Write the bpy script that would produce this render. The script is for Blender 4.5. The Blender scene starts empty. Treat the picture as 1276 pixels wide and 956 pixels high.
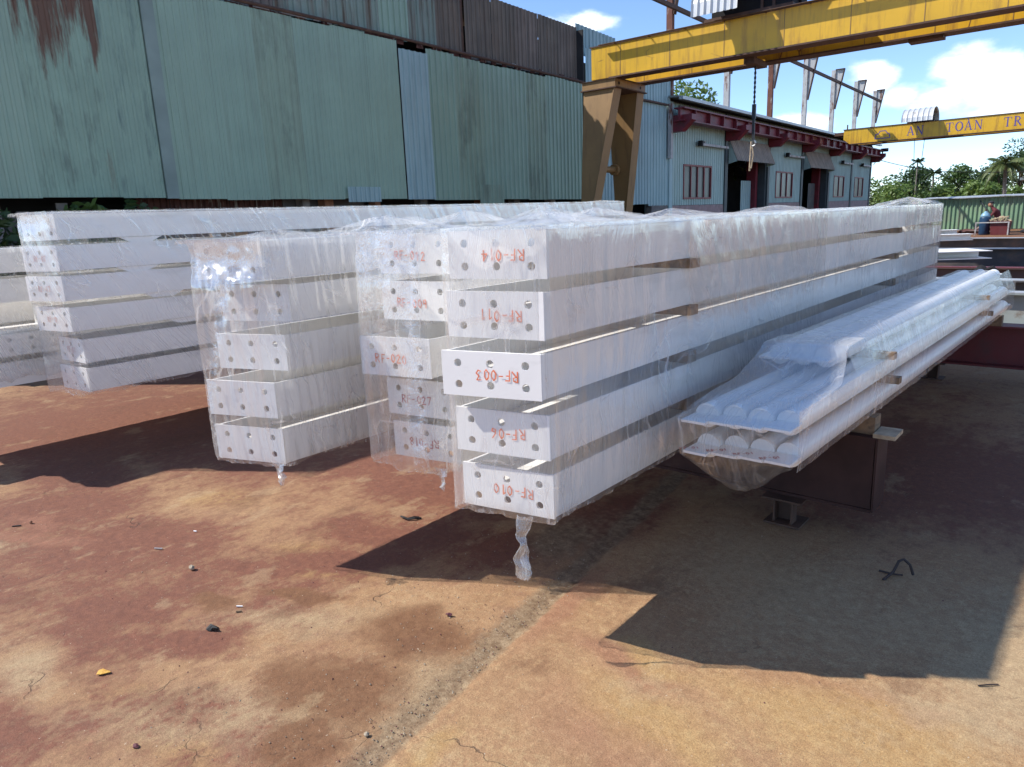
import bpy, math, random
import numpy as np
from mathutils import Vector, Matrix
S = bpy.context.scene
COL = S.collection
R = math.radians
rnd = random.Random(7)

# ------------------------------------------------------------------ camera
# world axes: +Y runs along the stacks and away, +X runs across the yard away from the halls, Z up
YAW, PITCH, ROLL, FPX, EYE = R(41.0), R(13.1), R(-2.37), 885.0, 1.6
def cam_axes():
    cp, sp = math.cos(PITCH), math.sin(PITCH)
    f = Vector((0, cp, -sp)); r = Vector((1, 0, 0)); u = r.cross(f)
    c, s = math.cos(ROLL), math.sin(ROLL)
    r2 = c*r + s*u; u2 = -s*r + c*u
    M = Matrix.Rotation(YAW, 3, 'Z')
    return M@r2, M@u2, M@f
cr, cu, cf = cam_axes()
cd = bpy.data.cameras.new('camera'); cam = bpy.data.objects.new('camera', cd); COL.objects.link(cam)
cam.matrix_world = Matrix(((cr.x, cu.x, -cf.x, 0), (cr.y, cu.y, -cf.y, 0), (cr.z, cu.z, -cf.z, EYE), (0, 0, 0, 1)))
cd.sensor_width = 36; cd.lens = 36*FPX/1276; cd.clip_start = .05; cd.clip_end = 3000
S.camera = cam

# ------------------------------------------------------------------ sky, sun, exposure
SUNV = Vector((.80, .51, -1.0)).normalized()
sd = bpy.data.lights.new('sun', 'SUN'); sun = bpy.data.objects.new('sun', sd); COL.objects.link(sun)
sd.energy = 4.0; sd.angle = R(.53); sd.color = (1.0, .955, .89)
sun.rotation_euler = SUNV.to_track_quat('-Z', 'Y').to_euler(); sun.location = (-20, -12, 30)
W = bpy.data.worlds.new('World'); S.world = W; W.use_nodes = True
def world_nodes():
    nt = W.node_tree; N = nt.nodes; L = nt.links
    N.clear()
    out = N.new('ShaderNodeOutputWorld'); bg = N.new('ShaderNodeBackground'); L.new(bg.outputs[0], out.inputs[0])
    sky = N.new('ShaderNodeTexSky'); sky.sky_type = 'NISHITA'; sky.sun_disc = False
    sky.sun_elevation = math.asin(-SUNV.z); sky.sun_rotation = math.atan2(-SUNV.x, -SUNV.y) % (2*math.pi)
    sky.air_density = .68; sky.dust_density = .05; sky.ozone_density = 1.6
    tc = N.new('ShaderNodeTexCoord')
    def math_(op, a, b=None, clamp=False):
        m = N.new('ShaderNodeMath'); m.operation = op; m.use_clamp = clamp
        for i, v in enumerate((a, b)):
            if v is None: continue
            if isinstance(v, (int, float)): m.inputs[i].default_value = v
            else: L.new(v, m.inputs[i])
        return m.outputs[0]
    n1 = N.new('ShaderNodeTexNoise'); n1.inputs['Scale'].default_value = 9; n1.inputs['Detail'].default_value = 9; n1.inputs['Roughness'].default_value = .56
    mp = N.new('ShaderNodeMapping'); mp.inputs['Scale'].default_value = (1, 1, 1.9); L.new(tc.outputs['Generated'], mp.inputs[0]); L.new(mp.outputs[0], n1.inputs['Vector'])
    dens = math_('MULTIPLY', math_('SUBTRACT', n1.outputs['Fac'], .5), 2.6)
    blobs = [((-.145, .98, .135), (.062, .042), .95), ((-.19, .98, .115), (.055, .022), .7), ((-.255, .96, .145), (.034, .030), .85),
             ((-.22, .97, .118), (.05, .018), .6), ((-.325, .94, .098), (.05, .016), .7), ((-.11, .99, .098), (.05, .014), .6),
             ((-.55, .81, .235), (.06, .018), .75), ((-.05, .98, .16), (.07, .03), .8), ((.12, .97, .2), (.14, .05), .8),
             ((.4, .9, .16), (.2, .05), .8), ((-.8, -.5, .3), (.3, .1), .7), ((.8, -.5, .3), (.3, .1), .7), ((.9, .3, .25), (.2, .07), .7)]
    tot = None
    for c, (rx, rz), amp in blobs:
        v = Vector(c).normalized(); 
        s = N.new('ShaderNodeVectorMath'); s.operation = 'SUBTRACT'; L.new(tc.outputs['Generated'], s.inputs[0]); s.inputs[1].default_value = v
        k = N.new('ShaderNodeVectorMath'); k.operation = 'MULTIPLY'; L.new(s.outputs[0], k.inputs[0]); k.inputs[1].default_value = (1/rx, 1/rx, 1/rz)
        ln = N.new('ShaderNodeVectorMath'); ln.operation = 'LENGTH'; L.new(k.outputs[0], ln.inputs[0])
        b = math_('MULTIPLY', math_('SUBTRACT', 1.0, ln.outputs['Value']), amp*1.35)
        tot = b if tot is None else math_('MAXIMUM', tot, b)
    tot = math_('MAXIMUM', tot, -1.1)
    d = math_('ADD', dens, tot)
    mr = N.new('ShaderNodeMapRange'); mr.interpolation_type = 'SMOOTHERSTEP'; L.new(d, mr.inputs['Value'])
    mr.inputs['From Min'].default_value = .0; mr.inputs['From Max'].default_value = .55
    mr2 = N.new('ShaderNodeMapRange'); L.new(d, mr2.inputs['Value']); mr2.inputs['From Min'].default_value = .3; mr2.inputs['From Max'].default_value = 1.3
    cc = N.new('ShaderNodeMix'); cc.data_type = 'RGBA'; L.new(mr2.outputs[0], cc.inputs[0])
    cc.inputs[6].default_value = (4.6, 5.3, 6.3, 1); cc.inputs[7].default_value = (7.6, 7.7, 7.8, 1)
    mx = N.new('ShaderNodeMix'); mx.data_type = 'RGBA'
    L.new(math_('MULTIPLY', mr.outputs[0], .93), mx.inputs[0]); tn = N.new('ShaderNodeMix'); tn.data_type = 'RGBA'; tn.blend_type = 'MULTIPLY'; tn.inputs[0].default_value = 1; L.new(sky.outputs[0], tn.inputs[6]); tn.inputs[7].default_value = (.88, .95, 1.04, 1); L.new(tn.outputs[2], mx.inputs[6]); L.new(cc.outputs[2], mx.inputs[7])
    L.new(mx.outputs[2], bg.inputs[0]); bg.inputs[1].default_value = .148
world_nodes()
S.view_settings.view_transform = 'Standard'; S.view_settings.look = 'None'
S.view_settings.exposure = .76; S.view_settings.gamma = 1; S.view_settings.use_curve_mapping = False
S.render.engine = 'CYCLES'; S.cycles.max_bounces = 12; S.cycles.diffuse_bounces = 7; S.cycles.transparent_max_bounces = 24; S.cycles.caustics_reflective = False; S.cycles.caustics_refractive = False
S.cycles.use_denoising = True

# ------------------------------------------------------------------ numpy noise
def vnoise(x, y, seed=0):
    x = np.asarray(x, float); y = np.asarray(y, float)
    xi = np.floor(x).astype(np.int64); yi = np.floor(y).astype(np.int64); xf = x-xi; yf = y-yi
    def h(a, b):
        n = (a*374761393 + b*668265263 + seed*974634777) & 0x7fffffff
        n = ((n ^ (n >> 13))*1274126177) & 0x7fffffff
        return ((n ^ (n >> 16)) & 0xffff)/65535.
    u = xf*xf*(3-2*xf); v = yf*yf*(3-2*yf)
    return (h(xi, yi)*(1-u)+h(xi+1, yi)*u)*(1-v) + (h(xi, yi+1)*(1-u)+h(xi+1, yi+1)*u)*v
def fbm(x, y, seed=0, o=4):
    t = 0; a = .5; s = 0
    for i in range(o):
        t = t + a*vnoise(x*2**i, y*2**i, seed+i*17); s += a; a *= .5
    return t/s

# ------------------------------------------------------------------ materials
MATS = {}
def nodes(name):
    m = bpy.data.materials.new(name); m.use_nodes = True; nt = m.node_tree; nt.nodes.clear(); MATS[name] = m
    out = nt.nodes.new('ShaderNodeOutputMaterial')
    return m, nt, nt.nodes, nt.links, out
def rgba(c): return (c[0], c[1], c[2], 1)
def mat(name, base, rough=.6, metal=0, spec=.5, var=.12, scale=6, second=None, thr=(.52, .68), sscale=(4, 4, 4), bump=.0, bscale=60, streak=None, obvar=0, detail=6):
    """painted or raw surface: base colour varied by fine noise, an optional second (wear, rust) colour through a noise mask, optional run-down streaks"""
    m, nt, N, L, out = nodes(name)
    p = N.new('ShaderNodeBsdfPrincipled'); L.new(p.outputs[0], out.inputs[0])
    p.inputs['Roughness'].default_value = rough; p.inputs['Metallic'].default_value = metal; p.inputs['Specular IOR Level'].default_value = spec
    tc = N.new('ShaderNodeTexCoord')
    n = N.new('ShaderNodeTexNoise'); n.inputs['Scale'].default_value = scale; n.inputs['Detail'].default_value = detail; L.new(tc.outputs['Object'], n.inputs['Vector'])
    mr = N.new('ShaderNodeMapRange'); L.new(n.outputs['Fac'], mr.inputs['Value']); mr.inputs['From Min'].default_value = .3; mr.inputs['From Max'].default_value = .7
    mr.inputs['To Min'].default_value = 1-var; mr.inputs['To Max'].default_value = 1+var
    col = N.new('ShaderNodeMix'); col.data_type = 'RGBA'; col.blend_type = 'MULTIPLY'; col.inputs[0].default_value = 1; col.inputs[6].default_value = rgba(base)
    L.new(mr.outputs[0], col.inputs[7]); cur = col.outputs[2]
    if obvar:
        oi = N.new('ShaderNodeObjectInfo'); hs = N.new('ShaderNodeHueSaturation'); L.new(cur, hs.inputs['Color'])
        m1 = N.new('ShaderNodeMapRange'); L.new(oi.outputs['Random'], m1.inputs['Value']); m1.inputs['To Min'].default_value = 1-obvar; m1.inputs['To Max'].default_value = 1+obvar
        L.new(m1.outputs[0], hs.inputs['Value'])
        m2 = N.new('ShaderNodeMapRange'); L.new(oi.outputs['Random'], m2.inputs['Value']); m2.inputs['To Min'].default_value = .5+obvar*.06; m2.inputs['To Max'].default_value = .5-obvar*.06
        L.new(m2.outputs[0], hs.inputs['Hue']); cur = hs.outputs[0]
    def layer(cur, colour, sc, thr, mul=1):
        mp = N.new('ShaderNodeMapping'); mp.inputs['Scale'].default_value = sc; L.new(tc.outputs['Object'], mp.inputs[0])
        n2 = N.new('ShaderNodeTexNoise'); n2.inputs['Scale'].default_value = 1; n2.inputs['Detail'].default_value = 8; n2.inputs['Roughness'].default_value = .65; L.new(mp.outputs[0], n2.inputs['Vector'])
        r = N.new('ShaderNodeMapRange'); L.new(n2.outputs['Fac'], r.inputs['Value']); r.inputs['From Min'].default_value = thr[0]; r.inputs['From Max'].default_value = thr[1]; r.inputs['To Max'].default_value = mul
        mx = N.new('ShaderNodeMix'); mx.data_type = 'RGBA'; L.new(r.outputs[0], mx.inputs[0]); L.new(cur, mx.inputs[6]); mx.inputs[7].default_value = rgba(colour)
        return mx.outputs[2]
    if second: cur = layer(cur, second, sscale, thr)
    if streak: cur = layer(cur, streak[0], streak[1], streak[2], streak[3] if len(streak) > 3 else .8)
    L.new(cur, p.inputs['Base Color'])
    if bump:
        nb = N.new('ShaderNodeTexNoise'); nb.inputs['Scale'].default_value = bscale; nb.inputs['Detail'].default_value = 5; L.new(tc.outputs['Object'], nb.inputs['Vector'])
        b = N.new('ShaderNodeBump'); b.inputs['Strength'].default_value = bump; b.inputs['Distance'].default_value = .01; L.new(nb.outputs['Fac'], b.inputs['Height']); L.new(b.outputs[0], p.inputs['Normal'])
    return m
M_white = mat('white_paint', (.84, .82, .785), .38, var=.03, scale=5, second=(.60, .585, .55), thr=(.55, .82), sscale=(4, 1.5, 10), bump=.03, bscale=90)
M_wtube = mat('white_tube_paint', (.85, .835, .81), .28, var=.02, scale=5, second=(.66, .66, .64), thr=(.62, .9), sscale=(3, 1, 3))
M_ink = mat('orange_marker', (.78, .20, .085), .6, var=.25, scale=60)
M_inkfaint = mat('faded_marker', (.66, .36, .32), .6, var=.2, scale=60)
M_inkred = mat('red_marker', (.42, .04, .05), .6, var=.2, scale=60)
M_wood = mat('old_timber', (.20, .13, .075), .85, var=.35, scale=14, second=(.10, .07, .05), sscale=(30, 6, 30), bump=.3, bscale=40)
M_woodl = mat('pale_timber', (.42, .33, .22), .85, var=.3, scale=16, second=(.25, .18, .12), sscale=(10, 30, 30), bump=.3)
M_brown = mat('oxide_primer', (.055, .028, .024), .62, var=.3, scale=5, second=(.11, .075, .055), thr=(.5, .75), sscale=(5, 5, 5), bump=.1)
M_block = mat('dark_oxide_block', (.05, .023, .020), .6, spec=.25, var=.3, scale=6, second=(.085, .05, .035), thr=(.6, .8), sscale=(6, 6, 6), bump=.1)
M_redp = mat('red_primer', (.13, .020, .022), .55, var=.25, scale=4, second=(.07, .03, .03), thr=(.5, .75), bump=.08)
M_dark = mat('dark_mill_steel', (.065, .06, .062), .5, var=.3, scale=3, second=(.13, .085, .065), thr=(.5, .7), sscale=(3, 3, 6), bump=.08)
M_dark2 = mat('dark_brown_steel', (.075, .045, .04), .55, var=.3, scale=3)
M_greysteel = mat('grey_primer_steel', (.26, .29, .28), .5, var=.15, scale=4, second=(.15, .11, .08), thr=(.58, .72))
GREEN = (.255, .365, .28)
M_green = mat('green_sheet', GREEN, .48, var=.08, scale=1.6, obvar=.035, streak=((.19, .25, .19), (1, 9, .35), (.5, .75), .7), second=(.27, .37, .28), thr=(.5, .8), sscale=(1, 1.2, .6))
M_greend = mat('green_sheet_worn', (.245, .335, .25), .55, var=.10, scale=1.6, obvar=.04, streak=((.16, .18, .135), (1, 8, .4), (.48, .76), .6), second=(.10, .13, .10), thr=(.5, .75), sscale=(1, 2, .7))
M_greenr = mat('green_sheet_rust_stained', (.25, .36, .275), .6, var=.10, scale=2, streak=((.16, .09, .05), (1, 3.4, .45), (.57, .70), .7), second=(.14, .19, .15), thr=(.5, .72), sscale=(1, 6, 1.5))
def rustrun(m, z0=3.0, z1=5.0, colour=(.12, .05, .025)):
    """rust that has run down from the top edge of a sheet"""
    nt = m.node_tree; N = nt.nodes; L = nt.links; p = [n for n in N if n.type == 'BSDF_PRINCIPLED'][0]; src = p.inputs['Base Color'].links[0].from_socket
    tc = N.new('ShaderNodeTexCoord'); sp = N.new('ShaderNodeSeparateXYZ'); L.new(tc.outputs['Object'], sp.inputs[0])
    g = N.new('ShaderNodeMapRange'); L.new(sp.outputs[2], g.inputs['Value']); g.inputs['From Min'].default_value = z0; g.inputs['From Max'].default_value = z1; g.inputs['To Min'].default_value = -.16; g.inputs['To Max'].default_value = .20
    mp = N.new('ShaderNodeMapping'); mp.inputs['Scale'].default_value = (1, 3.2, .35); L.new(tc.outputs['Object'], mp.inputs[0]); n = N.new('ShaderNodeTexNoise'); n.inputs['Scale'].default_value = 1.6; n.inputs['Detail'].default_value = 9; n.inputs['Roughness'].default_value = .7; L.new(mp.outputs[0], n.inputs['Vector'])
    a = N.new('ShaderNodeMath'); L.new(n.outputs['Fac'], a.inputs[0]); L.new(g.outputs[0], a.inputs[1])
    r = N.new('ShaderNodeMapRange'); L.new(a.outputs[0], r.inputs['Value']); r.inputs['From Min'].default_value = .53; r.inputs['From Max'].default_value = .64; r.inputs['To Max'].default_value = .95
    mx = N.new('ShaderNodeMix'); mx.data_type = 'RGBA'; L.new(r.outputs[0], mx.inputs[0]); L.new(src, mx.inputs[6]); mx.inputs[7].default_value = rgba(colour); L.new(mx.outputs[2], p.inputs['Base Color'])
rustrun(M_greenr)
M_greens = mat('green_sheet_mould', (.24, .345, .265), .55, var=.1, scale=2, obvar=.05, streak=((.10, .155, .14), (1, 7, 1.2), (.52, .70), .85))
M_strip = mat('cover_strip_grey', (.21, .275, .245), .6, var=.15, scale=2)
M_pale = mat('pale_green_sheet', (.30, .42, .42), .45, var=.06, scale=2, streak=((.18, .27, .27), (1, 8, .4), (.5, .7), .8))
M_rust = mat('rusted_sheet', (.17, .14, .115), .8, var=.2, scale=2, obvar=.15, streak=((.085, .075, .065), (1, 10, .4), (.45, .65), .9), second=(.15, .10, .07), thr=(.52, .72), sscale=(1, 5, .6))
M_rustg = mat('green_sheet_rusting', (.19, .25, .215), .65, var=.12, scale=2, obvar=.12, streak=((.115, .062, .035), (1, 5.5, .5), (.47, .66), .92), second=(.22, .22, .19), thr=(.55, .75), sscale=(1, 3, .5))
M_wall = mat('workshop_sheet', (.34, .47, .44), .5, var=.08, scale=1.2, obvar=.05, streak=((.16, .21, .19), (1, 7, .4), (.52, .74), .7))
M_wallb = mat('bluish_wall_sheet', (.29, .43, .45), .5, var=.07, scale=1.4, obvar=.06, streak=((.13, .19, .2), (1, 6, .4), (.5, .74), .7))
M_plinth = mat('plinth_render', (.36, .25, .24), .9, var=.2, scale=5, second=(.22, .2, .19), thr=(.5, .7), bump=.2)
M_redbeam = mat('runway_red_paint', (.17, .018, .028), .5, var=.2, scale=3, second=(.08, .025, .025), thr=(.52, .7))
M_frame = mat('window_frame_red', (.20, .035, .04), .5, var=.15, scale=6)
M_col = mat('dark_column_paint', (.045, .06, .065), .55, var=.2, scale=3)
M_awn = mat('awning_sheet', (.29, .24, .19), .7, var=.2, scale=3, streak=((.17, .15, .13), (1, 5, .6), (.5, .7)))
M_roof = mat('roof_sheet', (.20, .22, .21), .6, var=.2, scale=3, second=(.12, .09, .07))
M_post = mat('post_grey', (.42, .42, .41), .6, var=.15, scale=4, second=(.15, .06, .035), thr=(.54, .64), sscale=(4, 4, 1.5))
M_postr = mat('post_rusty', (.14, .05, .03), .75, var=.3, scale=4, second=(.4, .38, .34), thr=(.56, .66), sscale=(5, 5, 1.5))
M_black = mat('black_void', (.010, .010, .012), .9, var=.2, scale=2)
M_gloom = mat('gloom_dark', (.03, .03, .03), .9, var=.4, scale=1.5)  # shade of recesses and interiors put into a near-black colour
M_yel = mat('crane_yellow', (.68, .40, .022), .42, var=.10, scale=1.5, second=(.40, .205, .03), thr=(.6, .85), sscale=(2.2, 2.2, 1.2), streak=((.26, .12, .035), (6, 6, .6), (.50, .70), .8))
def crazed(m):
    """old paint crazed and peeling along irregular lines, in places only"""
    nt = m.node_tree; N = nt.nodes; L = nt.links; p = [n for n in N if n.type == 'BSDF_PRINCIPLED'][0]; src = p.inputs['Base Color'].links[0].from_socket
    tc = N.new('ShaderNodeTexCoord'); v = N.new('ShaderNodeTexVoronoi'); v.feature = 'DISTANCE_TO_EDGE'; v.inputs['Scale'].default_value = 2.6; L.new(tc.outputs['Object'], v.inputs['Vector'])
    a = N.new('ShaderNodeMapRange'); L.new(v.outputs['Distance'], a.inputs['Value']); a.inputs['From Min'].default_value = .012; a.inputs['From Max'].default_value = .035; a.inputs['To Min'].default_value = 1; a.inputs['To Max'].default_value = 0
    n = N.new('ShaderNodeTexNoise'); n.inputs['Scale'].default_value = .9; n.inputs['Detail'].default_value = 4; L.new(tc.outputs['Object'], n.inputs['Vector']); b = N.new('ShaderNodeMapRange'); L.new(n.outputs['Fac'], b.inputs['Value']); b.inputs['From Min'].default_value = .54; b.inputs['From Max'].default_value = .60
    k = N.new('ShaderNodeMath'); k.operation = 'MULTIPLY'; L.new(a.outputs[0], k.inputs[0]); L.new(b.outputs[0], k.inputs[1]); mx = N.new('ShaderNodeMix'); mx.data_type = 'RGBA'; L.new(k.outputs[0], mx.inputs[0]); L.new(src, mx.inputs[6]); mx.inputs[7].default_value = (.17, .075, .03, 1); L.new(mx.outputs[2], p.inputs['Base Color'])
crazed(M_yel)
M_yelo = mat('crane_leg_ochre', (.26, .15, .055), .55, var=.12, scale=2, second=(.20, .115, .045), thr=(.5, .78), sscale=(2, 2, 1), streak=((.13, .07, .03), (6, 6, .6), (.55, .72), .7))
M_rail = mat('rusty_steel', (.085, .045, .03), .75, var=.3, scale=8)
M_silver = mat('bare_sheet', (.60, .61, .60), .4, metal=.25, var=.1, scale=3, second=(.32, .26, .2), thr=(.56, .72), sscale=(3, 3, 3))
M_galv = mat('galvanised', (.42, .44, .45), .45, metal=.4, var=.12, scale=6)
M_chain = mat('chain_steel', (.03, .032, .035), .5, metal=.5, var=.2, scale=20)
M_purple = mat('purple_blue_lettering', (.10, .075, .28), .6, var=.15, scale=10)
M_fence = mat('fence_green_sheet', (.21, .34, .21), .55, var=.1, scale=1, obvar=.12, second=(.26, .28, .2), thr=(.5, .75), sscale=(1.5, 1, .8))
M_slat = mat('grey_boards', (.23, .21, .20), .85, var=.3, scale=6, obvar=.35, second=(.12, .10, .09))
M_rustsl = mat('rust_corrugation', (.085, .032, .025), .85, var=.4, scale=6, second=(.26, .23, .2), thr=(.56, .62), sscale=(1, 14, 2))
M_brick = mat('brick_orange', (.30, .14, .08), .9, var=.25, scale=10, bump=.3)
M_rock = mat('stone', (.34, .28, .20), .9, var=.3, scale=40, bump=.4)
M_chip = mat('dark_red_chip', (.11, .03, .035), .8, var=.3, scale=60)
M_burnt = mat('burnt_scrap', (.014, .012, .011), .7, var=.4, scale=60)
M_flake = mat('yellow_flake', (.55, .30, .05), .8, var=.3, scale=90, bump=.5)
M_wire = mat('rusty_wire', (.035, .022, .02), .7, var=.3, scale=40)
M_tin = mat('tin', (.55, .55, .56), .3, metal=.6, var=.15, scale=40)
M_blue = mat('cylinder_blue', (.015, .05, .11), .4, var=.15, scale=8)
M_lblue = mat('cylinder_shoulder', (.20, .36, .48), .4, var=.15, scale=8)
M_skin = mat('skin', (.42, .22, .14), .6, var=.06, scale=20)
M_shirt = mat('maroon_shirt', (.10, .018, .022), .85, var=.25, scale=30)
M_cap = mat('dark_cap', (.02, .02, .024), .8, var=.2, scale=30)
M_trous = mat('dark_trousers', (.025, .028, .035), .85, var=.2, scale=20)
M_bark = mat('bark', (.10, .075, .05), .9, var=.3, scale=8, bump=.4)
M_palmbark = mat('palm_bark', (.17, .15, .12), .9, var=.3, scale=8, bump=.3)
M_cable = mat('cable_black', (.02, .02, .02), .6, var=.1, scale=10)

def leafmat(name, c1, c2, trans=.35):
    m, nt, N, L, out = nodes(name)
    g = N.new('ShaderNodeNewGeometry'); mx = N.new('ShaderNodeMix'); mx.data_type = 'RGBA'
    L.new(g.outputs['Random Per Island'], mx.inputs[0]); mx.inputs[6].default_value = rgba(c1); mx.inputs[7].default_value = rgba(c2)
    p = N.new('ShaderNodeBsdfPrincipled'); p.inputs['Roughness'].default_value = .5; L.new(mx.outputs[2], p.inputs['Base Color'])
    t = N.new('ShaderNodeBsdfTranslucent'); L.new(mx.outputs[2], t.inputs[0]); a = N.new('ShaderNodeMixShader'); a.inputs[0].default_value = trans
    L.new(p.outputs[0], a.inputs[1]); L.new(t.outputs[0], a.inputs[2]); L.new(a.outputs[0], out.inputs[0])
    return m
M_leaf = leafmat('leaf_mid', (.05, .10, .025), (.11, .18, .045))
M_leafd = leafmat('leaf_dark', (.03, .065, .02), (.075, .125, .04))
M_leafl = leafmat('leaf_light', (.09, .16, .03), (.17, .24, .06))
M_palm = leafmat('palm_leaf', (.06, .10, .025), (.17, .20, .07))
M_dryleaf = leafmat('dry_leaf', (.40, .36, .22), (.6, .58, .42))

def glassmat():
    m, nt, N, L, out = nodes('dusty_glass')
    p = N.new('ShaderNodeBsdfPrincipled'); tc = N.new('ShaderNodeTexCoord'); n = N.new('ShaderNodeTexNoise'); n.inputs['Scale'].default_value = 2.5; L.new(tc.outputs['Object'], n.inputs['Vector'])
    mx = N.new('ShaderNodeMix'); mx.data_type = 'RGBA'; L.new(n.outputs['Fac'], mx.inputs[0]); mx.inputs[6].default_value = (.03, .035, .036, 1); mx.inputs[7].default_value = (.10, .11, .11, 1)
    L.new(mx.outputs[2], p.inputs['Base Color']); p.inputs['Roughness'].default_value = .28; p.inputs['Specular IOR Level'].default_value = .3; L.new(p.outputs[0], out.inputs[0])
    return m
M_glass = glassmat()

def filmmat():
    m, nt, N, L, out = nodes('clear_film')
    uv = N.new('ShaderNodeUVMap'); uv.uv_map = 'UVMap'
    at = N.new('ShaderNodeAttribute'); at.attribute_name = 'crumple'
    ly = N.new('ShaderNodeAttribute'); ly.attribute_name = 'layers'
    wn = N.new('ShaderNodeTexNoise'); wn.inputs['Scale'].default_value = 2.3; wn.inputs['Detail'].default_value = 3; L.new(uv.outputs[0], wn.inputs['Vector'])
    ws = N.new('ShaderNodeVectorMath'); ws.operation = 'SCALE'; ws.inputs['Scale'].default_value = .22; L.new(wn.outputs['Color'], ws.inputs[0])
    wa = N.new('ShaderNodeVectorMath'); L.new(uv.outputs[0], wa.inputs[0]); L.new(ws.outputs[0], wa.inputs[1]); wuv = wa.outputs[0]
    def nz(sc, det=4, rough=.55):
        mp = N.new('ShaderNodeMapping'); mp.inputs['Scale'].default_value = sc; L.new(wuv, mp.inputs[0])
        n = N.new('ShaderNodeTexNoise'); n.inputs['Scale'].default_value = 1; n.inputs['Detail'].default_value = det; n.inputs['Roughness'].default_value = rough; L.new(mp.outputs[0], n.inputs['Vector']); return n.outputs['Fac']
    def rng(v, a, b, c, d):
        r = N.new('ShaderNodeMapRange'); L.new(v, r.inputs['Value'])
        for k, x in zip(('From Min', 'From Max', 'To Min', 'To Max'), (a, b, c, d)): r.inputs[k].default_value = x
        return r.outputs[0]
    def mt(op, a, b):
        q = N.new('ShaderNodeMath'); q.operation = op
        for i, v in enumerate((a, b)):
            if isinstance(v, (int, float)): q.inputs[i].default_value = v
            else: L.new(v, q.inputs[i])
        return q.outputs[0]
    st = rng(nz((48, .9, 1), 4, .65), .53, .70, 0, 1)  # wrinkle highlights put into the film colour as white streaks
    st2 = rng(nz((120, 1.6, 1), 3, .6), .56, .72, 0, .9)
    patch = rng(nz((2.2, 1.6, 1), 3), .40, .60, .06, 1)
    cr = rng(nz((30, 30, 1), 6, .72), .50, .62, 0, 1)
    veil = mt('MULTIPLY', rng(nz((1.3, 2.0, 1), 2), .35, .65, .06, .14), ly.outputs['Fac'])
    def crease_glint(sc, wd):  # crisp fold highlights, whitened into the film along thin lines
        mp = N.new('ShaderNodeMapping'); mp.inputs['Scale'].default_value = sc; L.new(wuv, mp.inputs[0]); v = N.new('ShaderNodeTexVoronoi'); v.feature = 'DISTANCE_TO_EDGE'; v.inputs['Scale'].default_value = 1; L.new(mp.outputs[0], v.inputs['Vector']); return rng(v.outputs['Distance'], .0, wd, 1, 0)
    crs = mt('MULTIPLY', mt('MAXIMUM', crease_glint((11, 2.0, 1), .045), crease_glint((5, 3.2, 1), .02)), rng(nz((3.1, 2.6, 1), 4), .50, .62, 0, 1))
    f = mt('ADD', mt('MULTIPLY', mt('MAXIMUM', st, st2), mt('MULTIPLY', patch, .40)), veil)
    f = mt('ADD', f, mt('MULTIPLY', mt('MULTIPLY', cr, at.outputs['Fac']), .62))
    f = mt('ADD', f, mt('MULTIPLY', crs, .42))
    fm = N.new('ShaderNodeMath'); fm.operation = 'MINIMUM'; L.new(f, fm.inputs[0]); fm.inputs[1].default_value = .75
    tr = N.new('ShaderNodeBsdfTransparent'); tr.inputs[0].default_value = (.975, .98, .98, 1)
    df = N.new('ShaderNodeBsdfDiffuse'); df.inputs[0].default_value = (.88, .88, .875, 1)
    tl = N.new('ShaderNodeBsdfTranslucent'); tl.inputs[0].default_value = (.88, .88, .875, 1)
    dm = N.new('ShaderNodeMixShader'); dm.inputs[0].default_value = .5; L.new(df.outputs[0], dm.inputs[1]); L.new(tl.outputs[0], dm.inputs[2])
    a = N.new('ShaderNodeMixShader'); L.new(fm.outputs[0], a.inputs[0]); L.new(tr.outputs[0], a.inputs[1]); L.new(dm.outputs[0], a.inputs[2])
    gl = N.new('ShaderNodeBsdfGlossy'); gl.inputs['Roughness'].default_value = .12; gl.inputs[0].default_value = (1, 1, 1, 1)
    hb = mt('ADD', mt('MULTIPLY', nz((60, 2, 1), 3), .35), mt('MULTIPLY', nz((24, 24, 1), 5, .7), mt('ADD', mt('MULTIPLY', at.outputs['Fac'], 1.8), .05)))
    b = N.new('ShaderNodeBump'); b.inputs['Strength'].default_value = .45; b.inputs['Distance'].default_value = .02; L.new(hb, b.inputs['Height']); L.new(b.outputs[0], gl.inputs['Normal'])
    fr = N.new('ShaderNodeFresnel'); fr.inputs[0].default_value = 1.45
    gf = mt('ADD', mt('ADD', mt('MINIMUM', mt('MULTIPLY', fr.outputs[0], .7), .17), mt('MULTIPLY', crs, .12)), mt('MULTIPLY', at.outputs['Fac'], .2))
    g2 = N.new('ShaderNodeMixShader'); L.new(gf, g2.inputs[0]); L.new(a.outputs[0], g2.inputs[1]); L.new(gl.outputs[0], g2.inputs[2])
    L.new(g2.outputs[0], out.inputs[0])
    return m
M_film = filmmat()

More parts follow.
